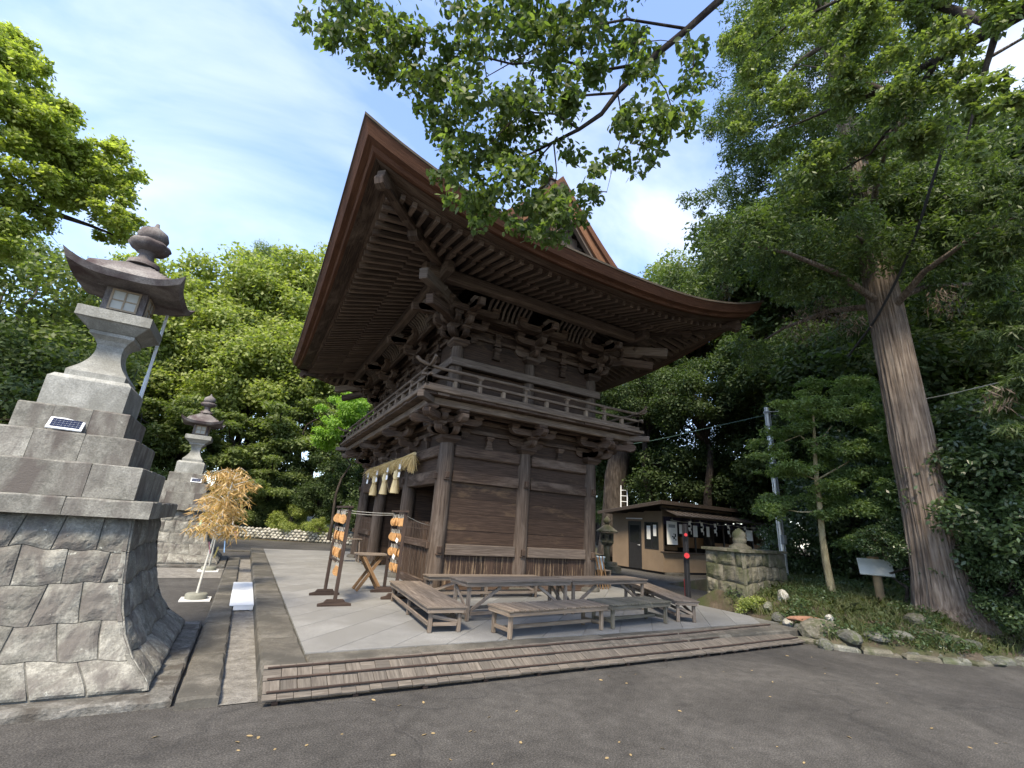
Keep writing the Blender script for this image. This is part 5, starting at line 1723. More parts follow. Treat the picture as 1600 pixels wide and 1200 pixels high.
MB(1).lathe([(0.2, 1.28), (0.2, 1.6)], sq=True, smooth=False).build('fire_box', 'wall_stone', sl)
b = MB(2)
b.bb(-0.07, 0.07, -0.205, -0.19, 1.36, 1.52); b.bb(-0.205, -0.19, -0.07, 0.07, 1.36, 1.52)
b.build('fire_opening', 'dark_inside', sl)
MB(1).lathe([(0.48, 1.62), (0.50, 1.68), (0.34, 1.78), (0.15, 1.92), (0.12, 1.94)], 6, smooth=False).build('lantern_roof', 'wall_stone', sl)
MB(1).lathe([(0.08, 1.94), (0.10, 2.0), (0.17, 2.06), (0.15, 2.16), (0.06, 2.26), (0, 2.32)], 12).build('finial', 'wall_stone', sl)

# ================================================================== UTILITY POLE, WIRES
t = thing('steel_pole', 'grey steel pipe pole with clamps between wall and young tree', 'pole', (14.6, 8.65, 0.0))
MB(1).tube([(0, 0, 0), (0, 0, 6.0)], [0.085, 0.07], 12).build('pole_tube', 'steel', t)
MB(1).tube([(0.1, -0.05, 0.3), (0.09, -0.05, 5.9)], 0.018, 6).build('conduit', 'steel_grey', t)
for zz in (2.6, 4.0, 5.3, 5.8):
    MB(1).lathe([(0.1, zz), (0.1, zz + 0.06)], 12).build('clamp', 'steel_grey', t)
MB(1).box((-0.06, -0.13, 1.75), (0.16, 0.1, 0.26), None, 0.01).build('meter_box', 'steel_grey', t)
def wire(name, pts, rad, mat, label, group='overhead wires'):
    c = sum((Vector(p_) for p_ in pts), Vector()) / len(pts)
    # Catmull-Rom through the points
    P_ = [Vector(p_) for p_ in pts]
    P_ = [P_[0] * 2 - P_[1]] + P_ + [P_[-1] * 2 - P_[-2]]
    out = []
    for i in range(1, len(P_) - 2):
        for k in range(8):
            s = k / 8
            a, b_, c_2, d = P_[i - 1:i + 3]
            out.append(0.5 * ((2 * b_) + (c_2 - a) * s + (2 * a - 5 * b_ + 4 * c_2 - d) * s * s + (3 * b_ - a - 3 * c_2 + d) * s ** 3) - c)
    out.append(P_[-2] - c)
    return tag(MB(1).tube(out, rad, 6).build(name, mat, None, c), label, 'wire', group)
PT = Vector((14.6, 8.65, 5.85))
wire('power_cable', [at_r(1326, 556, 13.5), at_r(1372, 492, 12.6), at_r(1420, 395, 11.8), at_r(1455, 290, 11.0), at_r(1490, 165, 10.2), at_r(1518, 0, 9.4), at_r(1530, -140, 8.8)], 0.030, 'wire', 'thick black power cable sloping down in front of the cedar crown')
wire('overhead_wire', [PT, at_r(1390, 632, 15.0), at_r(1600, 588, 13.0), at_r(1750, 540, 12)], 0.012, 'rope', 'pale wire from the steel pole past the cedar trunk')
wire('overhead_wire', [PT + Vector((0, 0, -0.1)), at_r(1390, 660, 15.0), at_r(1600, 608, 13.0), at_r(1750, 560, 12)], 0.010, 'wire', 'dark wire from the steel pole just below the pale one')
wire('overhead_wire', [PT + Vector((0, 0, -0.1)), at_r(1110, 668, 17.0), at_r(1010, 690, 18.0), at_r(900, 705, 19.5)], 0.010, 'green_wire', 'thin green wire from the steel pole towards the gate')
t = thing('utility_pole', 'grey metal utility pole arm among the leaves above the power cable', 'pole', (9.6, 0.15, 0))
q_ = at_r(1510, 5, 9.3)
MB(1).tube([(0.35, -0.9, 0.0), (0.35, -0.9, 13.0)], 0.11, 10).build('pole_tube', 'steel_grey', t)
MB(1).beam(Vector((0.35, -0.9, q_.z + 0.3)), Vector((q_.x - 9.6, q_.y - 0.15, q_.z + 0.25)), 0.09, 0.09).build('pole_arm', 'steel', t)

# ================================================================== BANK WITH STONES
EDGE = [(10.05, 7.0), (9.62, 5.75), (8.95, 4.72), (9.6, 3.95), (10.3, 3.35), (11.5, 3.05), (14, 2.95), (40, 2.6)]
def bank_h(x, y):
    best = 1e9
    for (x0, y0), (x1, y1) in zip(EDGE, EDGE[1:]):
        dx, dy = x1 - x0, y1 - y0
        t_ = max(0, min(1, ((x - x0) * dx + (y - y0) * dy) / (dx * dx + dy * dy)))
        ex, ey = x - x0 - t_ * dx, y - y0 - t_ * dy
        d = math.hypot(ex, ey)
        if d < best - 1e-9:
            best = d; sg = dx * ey - dy * ex
    inside = sg > 0
    return best if inside else -best
def bank_z(x, y):
    d = bank_h(x, y)
    if d < 0: return -0.08
    return 0.06 + 0.30 * min(1, d / 0.9) ** 0.8 + 0.16 * min(4.5, max(0, d - 0.6)) ** 0.7 * 0.7 + 0.03 * math.sin(x * 3.1) * math.sin(y * 2.7)
gx = np.concatenate([np.arange(8.4, 14, 0.16), np.arange(14, 41, 0.9)]); gy = np.concatenate([np.arange(2.2, 8, 0.16), np.arange(8, 15, 0.9)])
V, F = [], []
for i, x in enumerate(gx):
    for k, y in enumerate(gy):
        z_ = bank_z(x, y)
        if y > 8.2 and x < 13.4: z_ = -0.08
        V.append((x, y, z_ - (max(0, y - 9) * 0.2 if x < 26 else 0)))
ny_ = len(gy)
for i in range(len(gx) - 1):
    for k in range(ny_ - 1):
        F.append((i * ny_ + k, (i + 1) * ny_ + k, (i + 1) * ny_ + k + 1, i * ny_ + k + 1))
obj('bank', np_mesh('bank', np.array(V), np.array(F), 'earth', True), kind='structure')
def rock_mesh(seed, sub=2):
    import bmesh
    bm = bmesh.new()
    bmesh.ops.create_icosphere(bm, subdivisions=sub, radius=1.0)
    r = random.Random(seed)
    pl = [(Vector((r.gauss(0, 1), r.gauss(0, 1), r.gauss(0, 1))).normalized(), r.uniform(0.62, 0.9)) for _ in range(9)]
    for v in bm.verts:
        for n_, d in pl:
            k = v.co.dot(n_) - d
            if k > 0: v.co -= n_ * k * 0.9
        v.co *= 1 + r.uniform(-0.05, 0.05)
    me = bpy.data.meshes.new('rock')
    bm.to_mesh(me); bm.free()
    return me
RK = [rock_mesh(k) for k in range(6)]
def rock(px, py, zc, sx, sy, sz, mat, label, k, rz_=0.0, grp='stones along the bank'):
    p_ = on_z(px, py, zc)
    me = RK[k % 6].copy(); me.materials.append(M[mat])
    o = obj('rock', me, None, (p_.x, p_.y, max(zc, bank_z(p_.x, p_.y) + 0.35 * sz)))
    o.scale = (sx, sy, sz); o.rotation_euler = (0, 0, rz_)
    return tag(o, label, 'rock', grp)
for i, (px, py, zc, sx, sy, sz, mat, lb) in enumerate([
    (1178, 958, .10, .15, .12, .14, 'bank_rock', 'pale angular stone beside the foot of the mossy wall'),
    (1201, 962, .10, .16, .13, .13, 'bank_rock', 'grey stone in the row between two pale stones by the mossy wall'),
    (1226, 960, .12, .17, .14, .18, 'cobble', 'pale upright stone next to the orange slab'),
    (1259, 968, .26, .36, .13, .07, 'red_block', 'long orange-brown slab on the bank edge'),
    (1232, 977, .10, .11, .10, .10, 'cobble', 'small cream cobble below the orange slab'),
    (1251, 984, .10, .15, .13, .12, 'bank_rock', 'grey boulder under the orange slab'),
    (1218, 975, .06, .16, .14, .11, 'bank_rock', 'dark stone sunk at the ramp end below the pale row'),
    (1283, 992, .12, .42, .24, .20, 'wall_stone', 'large greenish boulder on the bank edge'),
    (1297, 968, .34, .10, .08, .09, 'cobble', 'small white stone stacked beside the orange slab end'),
    (1290, 1008, .05, .16, .14, .11, 'bank_rock', 'dark stone under the large greenish boulder'),
    (1328, 1009, .05, .32, .17, .13, 'bank_rock', 'broad grey edge stone after the greenish boulder'),
    (1372, 1014, .04, .25, .16, .09, 'bank_rock', 'flat grey edge stone along the road'),
    (1410, 1015, .05, .20, .15, .09, 'bank_rock', 'flat grey edge stone along the road'),
    (1462, 1015, .06, .38, .16, .08, 'wall_stone', 'long tan edge stone along the road'),
    (1436, 997, .16, .20, .16, .13, 'wall_stone', 'rounded mossy stone set in the groundcover'),
    (1518, 1025, .04, .22, .15, .08, 'bank_rock', 'flat grey edge stone along the road'),
    (1556, 1034, .04, .25, .15, .08, 'bank_rock', 'flat grey edge stone along the road'),
    (1250, 1000, .04, .40, .10, .07, 'wall_stone', 'long low stone lying by the ramp end')]):
    rock(px, py, zc, sx, sy, sz, mat, lb, i, 0.4 * i if i not in (3, 17) else -0.55)
# sign board on the bank
sx_, sy_ = 12.55, 5.35
gz_ = bank_z(sx_, sy_)
t = thing('sign_board', 'blank white sloping sign board on a short round post', 'sign', (sx_, sy_, gz_ - 0.05), R(-62))
MB(1).tube([(0, 0, 0), (0, 0.04, 0.62)], 0.085, 12).build('sign_post', 'signpost', t)
tilt = Matrix.Rotation(R(-52), 3, 'X')
MB(1).box((0, 0.06, 0.75), (0.62, 0.035, 0.52), tilt, 0.004).build('sign_panel', 'sign_white', t)
MB(1).box((0, 0.26, 0.86), (0.22, 0.06, 0.22), Matrix.Rotation(R(-20), 3, 'X'), 0.004).build('sign_bracket', 'signpost', t)

# ================================================================== COBBLE WALL
cw = thing('cobble_wall', 'low wall of white rounded cobbles in front of the shrubs', 'wall', (0, 31, 0))
g = np.random.default_rng(3)
CW = [(-9, 35.0), (-4.0, 33.2), (-0.4, 31.6), (4.6, 28.6), (8.0, 26.2)]
import bmesh as _bm
_b = _bm.new(); _bm.ops.create_icosphere(_b, subdivisions=1, radius=1.0)
iv = np.array([v.co[:] for v in _b.verts]); it = np.array([[v.index for v in f.verts] for f in _b.faces]); _b.free()
VV, FF, cnt = [], [], 0
for (x0, y0), (x1, y1) in zip(CW, CW[1:]):
    L = math.hypot(x1 - x0, y1 - y0)
    for row in range(4):
        n = int(L / 0.23)
        for k in range(n):
            t_ = (k + (0.5 if row % 2 else 0) + g.uniform(-.15, .15)) / n
            s = g.uniform(0.09, 0.125)
            c = np.array([x0 + (x1 - x0) * t_ - 0, y0 + (y1 - y0) * t_ - 31 + row * 0.02, 0.09 + row * 0.145 + g.uniform(-.02, .02)])
            VV.append(iv * np.array([s * 1.15, s, s * 0.85]) + c); FF.append(it + cnt); cnt += len(iv)
tag(obj('cobbles', np_mesh('cobbles', np.concatenate(VV), np.concatenate(FF), 'cobble', True), cw), kind='stuff')
b = MB(2)
for (x0, y0), (x1, y1) in zip(CW, CW[1:]):
    b.beam((x0, y0 - 31 + 0.10, 0.27), (x1, y1 - 31 + 0.10, 0.27), 0.16, 0.54)
b.build('wall_core', 'mortar', cw)
# planted bed behind it
V = []; F = []
cs = [(-60, 50), (-9, 35.1), (-4.0, 33.3), (-0.4, 31.7), (4.6, 28.7), (8.0, 26.3), (12, 24), (16, 20.5), (30, 19.5), (60, 19.5)]
for x, y in cs:
    V += [(x, y + 0.1, 0.42), (x + 12, y + 22, 1.2), (x + 40, y + 70, 3.0)]
for i in range(len(cs) - 1):
    for k in range(2):
        F.append((i * 3 + k, (i + 1) * 3 + k, (i + 1) * 3 + k + 1, i * 3 + k + 1))
obj('planting_bed', np_mesh('planting_bed', np.array(V), np.array(F), 'earth', True), kind='structure')

ke = thing('bank_kerb', 'low broken stone edging along the road under the bank', 'kerb', (10, 3.5, 0))
gl = random.Random(61)
for (x0, y0), (x1, y1) in zip(EDGE[1:], EDGE[2:]):
    if x1 > 20: x1, y1 = 19.0, 2.88
    d = Vector((x1 - x0, y1 - y0, 0)); L = d.length; d.normalize()
    u = 0.0
    while u < L - 0.05:
        e = min(L, u + gl.uniform(0.22, 0.55))
        nrm = Vector((-d.y, d.x, 0))
        c = Vector((x0, y0, 0)) + d * ((u + e) / 2) - nrm * gl.uniform(-0.02, 0.05)
        rotm = Matrix.Rotation(math.atan2(d.y, d.x) + gl.uniform(-.08, .08), 3, 'Z')
        bb_ = MB(gl.random())
        h = gl.uniform(0.05, 0.11)
        rough_block(bb_, -(e - u) / 2 + 0.01, (e - u) / 2 - 0.01, -0.10, 0.10, -0.02, h, 0.025, 0.02)
        bb_.v = [tuple(rotm @ Vector(q)) for q in bb_.v]
        bb_.build('kerb_stone', 'wall_stone' if gl.random() < .4 else 'bank_rock', ke, c - ke.location)
        u = e
# ================================================================== TREES
def leaf_cloud(subs, n, L, Wd, seed, flat=0.7, up=0.55, droop=0.0, jit=0.5, shell=0.45, shape='quad', zbias=0.15, fuzz=0.18):
    """leaf faces spread through clumps; subs: (k,4) centre and radius; returns verts, faces"""
    g = np.random.default_rng(seed)
    subs = np.asarray(subs, float)
    w = subs[:, 3] ** 2; w /= w.sum()
    ix = g.choice(len(subs), n, p=w)
    d = g.normal(0, 1, (n, 3)); d /= np.linalg.norm(d, axis=1)[:, None]
    d[:, 2] += zbias; d /= np.linalg.norm(d, axis=1)[:, None]
    rr = subs[ix, 3] * (1 - shell + shell * g.uniform(0, 1, n) ** 0.7) * (1 + fuzz * g.normal(0, 1, n))
    c = subs[ix, :3] + d * rr[:, None] * np.array([1, 1, flat])
    nr = d * 0.55 + np.array([0, 0, up]) + g.normal(0, jit, (n, 3))
    nr /= np.linalg.norm(nr, axis=1)[:, None]
    ax = np.cross(nr, g.normal(0, 1, (n, 3)))
    if droop:
        ax[:, 2] -= droop * np.linalg.norm(ax, axis=1)
    ax /= np.linalg.norm(ax, axis=1)[:, None]
    sd = np.cross(nr, ax); sd /= np.linalg.norm(sd, axis=1)[:, None] + 1e-9
    s = g.uniform(0.65, 1.25, n)[:, None]
    l, wd = ax * L * s, sd * Wd * s * 0.5
    if shape == 'quad':
        V = np.stack([c, c + l * 0.45 + wd, c + l, c + l * 0.45 - wd], 1).reshape(-1, 3)
        F = np.arange(4 * n).reshape(n, 4)
    else:                                     # pointed oval leaf, folded a little along the midrib
        b = nr * (L * 0.06) * s
        V = np.stack([c, c + l * 0.28 + wd * 0.85 + b, c + l * 0.62 + wd * 0.8 + b, c + l, c + l * 0.62 - wd * 0.8 + b, c + l * 0.28 - wd * 0.85 + b], 1).reshape(-1, 3)
        i0 = np.arange(n)[:, None] * 6
        F = np.concatenate([i0 + np.array([0, 1, 2, 3]), i0 + np.array([0, 3, 4, 5])], 0)
    return V, F
def ell_subs(seed, n, rad, smin, smax, inner=0.5, zlo=-0.75):
    """clump centres near the surface of an ellipsoid"""
    g = np.random.default_rng(seed)
    out = []
    while len(out) < n:
        d = g.normal(0, 1, 3); d /= np.linalg.norm(d)
        if d[2] < zlo: continue
        q = d * g.uniform(inner, 1.0)
        out.append((q[0] * rad[0], q[1] * rad[1], q[2] * rad[2], g.uniform(smin, smax)))
    return np.array(out)
def limb(b, a, c, r0, r1, seed, n=6, wob=0.12, rise=0.15):
    r = random.Random(seed)
    a, c = Vector(a), Vector(c)
    L = (c - a).length
    pts = []
    for k in range(n + 1):
        t_ = k / n
        p_ = a.lerp(c, t_)
        p_.z += rise * L * math.sin(t_ * math.pi) * 0.5
        if 0 < k < n:
            p_ += Vector((r.uniform(-1, 1), r.uniform(-1, 1), r.uniform(-1, 1))) * wob * L * 0.25
        pts.append(p_)
    b.tube(pts, [r0 + (r1 - r0) * (k / n) ** 0.8 for k in range(n + 1)], 7, cap=False)
    return pts
VAR = {}
def variant(key, rad, nsub, smin, smax, n, L, Wd, seed, **kw):
    subs = ell_subs(seed, nsub, rad, smin, smax, kw.pop('inner', 0.5), kw.pop('zlo', -0.75))
    V, F = leaf_cloud(subs, n, L, Wd, seed + 1, **kw)
    b = MB(seed)
    trunk_h = rad[2] * 1.2
    g = random.Random(seed)
    pick = g.sample(range(nsub), min(nsub, 16))
    fork = Vector((0, 0, -rad[2] * 0.75))
    for i in pick:
        s = subs[i]
        limb(b, fork + Vector((g.uniform(-.2, .2), g.uniform(-.2, .2), g.uniform(-.3, .8) * rad[2] * 0.5)), s[:3], rad[0] * 0.035, rad[0] * 0.006, g.random(), 6, 0.2, 0.25)
    VAR[key] = (V, F, b, rad)
variant('A', (5.4, 5.4, 4.4), 95, 0.75, 1.45, 36000, 0.30, 0.17, 31)
variant('B', (5.2, 5.2, 5.0), 90, 0.75, 1.5, 36000, 0.30, 0.17, 47)
variant('C', (5.0, 5.0, 4.6), 80, 0.8, 1.5, 34000, 0.27, 0.14, 63)
variant('P', (3.2, 3.2, 2.3), 60, 0.45, 0.95, 22000, 0.20, 0.11, 71, flat=0.35, up=0.9, zlo=-0.9, inner=0.3)
variant('S', (1.3, 1.3, 1.1), 40, 0.25, 0.45, 13000, 0.105, 0.055, 83, flat=0.8, zlo=-1.0, inner=0.55)
VME = {}
def vmesh(key, mat, bk):
    k = (key, mat)
    if k not in VME:
        V, F, b, rad = VAR[key]
        VME[k] = np_mesh('crown', V, F, mat)
    k2 = (key, bk)
    if k2 not in VME:
        VME[k2] = VAR[key][2].mesh('limbs', bk)
    return VME[k], VME[k2]
def put_tree(px, py, r, key, sc, mat, label, cat='tree', group=None, bk='bark_dark', rz_=0.0, name='tree', tr=0.32, gz=0.3, sz=None, trunk=True):
    """crown centre seen at pixel (px,py), standing r metres away"""
    p_ = at_r(px, py, r)
    put_tree_at((p_.x, p_.y), p_.z, key, sc, mat, label, cat, group, bk, rz_, name, tr, gz, sz, trunk)
def put_tree_at(xy, zc, key, sc, mat, label, cat='tree', group=None, bk='bark_dark', rz_=0.0, name='tree', tr=0.32, gz=0.3, sz=None, trunk=True):
    t = thing(name, label, cat, (xy[0], xy[1], gz - 0.15), rz_, group)
    cm, lm = vmesh(key, mat, bk)
    h = zc - gz + 0.15
    o = obj('crown', cm, t, (0, 0, h)); o.scale = (sc, sc, sz or sc)
    rad = VAR[key][3]
    fork = h - rad[2] * 0.75 * (sz or sc)
    if trunk:
        b = MB(int(px_seed[0])); px_seed[0] += 1
        top = h + rad[2] * 0.25 * sc
        n = 8
        r_ = random.Random(px_seed[0])
        pts = [Vector((r_.uniform(-.08, .08) * k, r_.uniform(-.08, .08) * k, top * k / n)) for k in range(n + 1)]
        b.tube(pts, [tr * (1.35 if k == 0 else 1.0 - 0.8 * k / n) for k in range(n + 1)], 10)
        b.build('trunk', bk, t)
    l = obj('limbs', lm, t, (0, 0, h)); l.scale = (sc, sc, sz or sc)
    return t
px_seed = [500]
# -- wood beyond the cobble wall
G1 = 'tall trees beyond the cobble wall'
for i, (px, py, r, key, sc) in enumerate([(175, 575, 40, 'A', 1.0), (268, 530, 39, 'B', 1.05), (350, 520, 41, 'A', 1.12), (440, 500, 42, 'B', 1.18), (535, 480, 43, 'A', 1.2), (610, 540, 40, 'B', 1.0), (395, 590, 37, 'A', 0.95), (300, 610, 37, 'B', 0.85), (490, 590, 38, 'B', 0.95)]):
    put_tree(px, py, r, key, sc, 'leaf_mid' if i in (0,) else 'leaf_camphor', ('tall sunlit green tree ' if i in (0,) else 'tall sunlit yellow-green tree ') + ('behind the far stone lantern' if px < 340 else 'above the dried bamboo and round bush' if px < 470 else 'behind the left eave of the gate'), group=G1, rz_=1.3 * i, gz=1.0, tr=0.4)
put_tree(425, 430, 47, 'C', 0.62, 'leaf_mid', 'darker tree top rising behind the yellow-green crowns beyond the cobble wall', rz_=0.4, gz=1.2)
put_tree(700, 560, 48, 'C', 1.0, 'leaf_mid', 'tall mid-green tree standing far behind the gate', rz_=2.2, gz=1.2, sz=0.9)
G2 = 'layered trees behind the cobble wall'
for i, (px, py, r, sc) in enumerate([(210, 690, 35, 1.0), (285, 680, 34, 1.05), (375, 700, 34.5, 1.1), (455, 670, 34, 1.15), (520, 705, 33.5, 1.0), (250, 745, 33.5, 0.9), (420, 745, 33, 0.85), (560, 640, 36, 1.0)]):
    put_tree(px, py, r, 'P', sc, 'leaf_mid', 'low spreading tree with layered green foliage ' + ('behind the far stone lantern' if px < 340 else 'behind the round clipped bush' if px < 480 else 'beside the bright maple'), group=G2, rz_=0.9 * i, gz=0.5, tr=0.13)
G3 = 'shrubs behind the cobble wall'
for i, (px, py, r, sc, m_) in enumerate([(375, 790, 33, 1.1, 'leaf_mid'), (410, 800, 33.5, 1.0, 'leaf_dark'), (500, 775, 31.5, 1.3, 'leaf_dark'), (540, 790, 30, 1.1, 'leaf_dark'), (350, 800, 34, 1.0, 'leaf_dark'), (470, 760, 33, 1.5, 'leaf_dark'), (520, 740, 32, 1.6, 'leaf_dark'), (430, 770, 34, 1.4, 'leaf_mid'), (300, 790, 35, 1.6, 'leaf_dark'), (240, 790, 35, 1.7, 'leaf_dark'), (565, 760, 29, 1.5, 'leaf_dark'), (590, 800, 27.5, 1.4, 'leaf_dark')]):
    put_tree(px, py, r, 'S', sc, m_, ('dark leafy shrub behind the far stone lantern' if px < 360 else 'dark leafy shrub behind the round clipped bush' if px < 490 else 'dark leafy shrub between the cobble wall and the gate') if m_ == 'leaf_dark' else 'mid-green leafy shrub behind the cobble wall', 'shrub', G3, rz_=0.7 * i, name='shrub', tr=0.05, gz=0.4)
put_tree(455, 812, 31, 'S', 0.85, 'leaf_camphor', 'rounded clipped yellow-green bush just behind the cobble wall', 'shrub', rz_=0.5, name='shrub', tr=0.05, gz=0.4)
put_tree(500, 822, 29.8, 'S', 0.7, 'leaf_camphor', 'low clipped bush beside the rounded one behind the cobble wall', 'shrub', rz_=1.5, name='shrub', tr=0.05, gz=0.4, sz=0.5)
put_tree(545, 668, 27.5, 'P', 0.62, 'leaf_maple', 'bright green maple glowing beside the gate corner', rz_=0.5, gz=0.4, tr=0.1, sz=0.95)
# -- left edge
put_tree(15, 505, 29, 'C', 0.92, 'leaf_mid', 'dense mid-green tree at the wood edge behind the near lantern', rz_=0.8, gz=0.2, tr=0.35)
put_tree(-60, 640, 25, 'C', 0.75, 'leaf_dark', 'dark evergreen tree low behind the near lantern base', rz_=2.0, gz=0.2, tr=0.3)
put_tree(60, 610, 36, 'C', 0.65, 'leaf_dark', 'small dark tree in the gap behind the lantern steps', rz_=1.0, gz=0.2, tr=0.3)
put_tree(150, 640, 37, 'C', 0.7, 'leaf_dark', 'dark tree filling the gap between the two stone lanterns', rz_=1.9, gz=0.2, tr=0.3)

def custom_tree(name, label, base, trunk_pts, trunk_r, limbs_, subs, n, L, Wd, mat, bk, seed, cat='tree', shape='quad', extra=None, ctrunk=False, **kw):
    base = Vector(base)
    t = thing(name, label, cat, base)
    b = MB(seed)
    if ctrunk:
        # fissured trunk with buttressed foot
        P_ = [Vector(p_) - base for p_ in trunk_pts]
        nr_, vs, fs = 96, [], []
        zs = [0, .08, .16, .25, .35, .5, .7, .9, 1.2] + [1.2 + 0.35 * k for k in range(1, 30)] + [P_[-1].z]
        for z in zs:
            i = max(q for q in range(len(P_) - 1) if P_[q].z <= z + 1e-6)
            f = (z - P_[i].z) / (P_[i + 1].z - P_[i].z)
            c = P_[i].lerp(P_[i + 1], f); r0 = trunk_r[i] + (trunk_r[i + 1] - trunk_r[i]) * f
            for k in range(nr_):
                th = 2 * math.pi * k / nr_
                q = Vector((math.cos(th), math.sin(th), 0))
                fl = math.exp(-z / 0.35)
                rr = r0 * (1 + 0.16 * fl * mnoise.noise(Vector((q.x * 2.2, q.y * 2.2, 3.0))) + 0.03 * mnoise.noise(Vector((q.x * 2, q.y * 2, z * 0.4)))) + 0.028 * mnoise.noise(Vector((q.x * 9, q.y * 9, z * 0.35))) + 0.016 * mnoise.noise(Vector((q.x * 22, q.y * 22, z * 0.8)))
                vs.append(c + q * rr)
        for i in range(len(zs) - 1):
            for k in range(nr_):
                k2 = (k + 1) % nr_
                fs.append((i * nr_ + k, i * nr_ + k2, (i + 1) * nr_ + k2, (i + 1) * nr_ + k))
        b.add(vs, fs)
    else:
        b.tube([Vector(p_) - base for p_ in trunk_pts], trunk_r, 16, wob=0.03)
    b.build('trunk', bk, t)
    b = MB(seed + 1)
    for k, (pts, r0, r1) in enumerate(limbs_):
        P_ = [Vector(p_) - base for p_ in pts]
        m_ = len(P_)
        b.tube(P_, [r0 + (r1 - r0) * q / (m_ - 1) for q in range(m_)], 7, cap=False)
    if limbs_:
        b.build('limbs', bk, t)
    s = np.array(subs, float); s[:, :3] -= np.array(base)
    V, F = leaf_cloud(s, n, L, Wd, seed + 2, shape=shape, **kw)
    obj('crown', np_mesh('crown', V, F, mat), t)
    return t
def clumps(subs, k, rf, seed, flat=0.8):
    """split each clump into k tight sprays"""
    g = np.random.default_rng(seed)
    out = []
    for x, y, z, r in subs:
        for q in range(k):
            d = g.normal(0, 1, 3); d /= np.linalg.norm(d)
            out.append((x + d[0] * r * 0.8, y + d[1] * r * 0.8, z + d[2] * r * 0.8 * flat, r * g.uniform(rf * 0.7, rf * 1.3)))
    return out
def pix_subs(lst, rad_m):
    """(px, py, r, radius in photo pixels) -> clump centre and radius in metres"""
    out = []
    for px, py, r, pr_ in lst:
        p_ = at_r(px, py, r)
        depth = (p_ - CAMP).dot(_fw)
        out.append((p_.x, p_.y, p_.z, pr_ * depth / FPX * rad_m))
    return out
# big tree reaching in from the left edge
r_ = 18.5
base = at_r(-330, 640, r_); base.z = -0.02
lst = []
gl = random.Random(12)
for px, py, pr_ in [(10, 90, 42), (30, 150, 48), (-20, 140, 55), (70, 200, 45), (20, 215, 50), (110, 225, 38), (150, 240, 36), (60, 260, 42), (185, 262, 28), (130, 285, 36), (190, 300, 24), (85, 305, 36), (160, 330, 30), (200, 350, 24), (20, 290, 45), (-40, 240, 60), (-60, 320, 60), (215, 275, 14), (195, 375, 16), (170, 365, 18), (40, 190, 40), (-100, 130, 70), (-120, 240, 70), (-60, 60, 60), (15, 60, 30), (60, 120, 30), (95, 180, 30), (120, 260, 40), (60, 330, 30), (20, 345, 30), (45, 95, 30), (150, 300, 30), (-10, 380, 40), (175, 225, 20)]:
    for q in range(3):
        lst.append((px + gl.uniform(-.6, .6) * pr_, py + gl.uniform(-.6, .6) * pr_, r_ + gl.uniform(-1.2, 1.2), pr_ * gl.uniform(0.42, 0.7)))
br = lambda *q: [at_r(x, y, r_) for x, y in q]
limbs_ = [([base + Vector((0, 0, 4))] + br((-150, 300), (0, 312), (45, 322), (90, 335), (140, 352), (190, 372)), 0.22, 0.02),
          (br((-150, 300), (-40, 240), (40, 215), (110, 240), (170, 262)), 0.12, 0.012), (br((-40, 240), (-10, 150), (20, 90)), 0.08, 0.01),
          (br((45, 322), (100, 290), (150, 260)), 0.045, 0.008), (br((0, 312), (60, 270), (90, 230)), 0.05, 0.008), (br((20, 316), (60, 345), (90, 380)), 0.025, 0.006)]
custom_tree('tree', 'bright yellow-green tree reaching in with a long dark bough above the near lantern', base, [base, base + Vector((0.1, 0, 2)), base + Vector((0.2, 0.1, 4)), base + Vector((0.2, 0.2, 9))], [0.5, 0.42, 0.38, 0.2],
            limbs_, clumps(pix_subs(lst, 1.1), 7, 0.5, 141), 80000, 0.13, 0.08, 'leaf_bright', 'bark_dark', 140, fuzz=0.35, flat=0.65, up=0.7, shell=0.6)
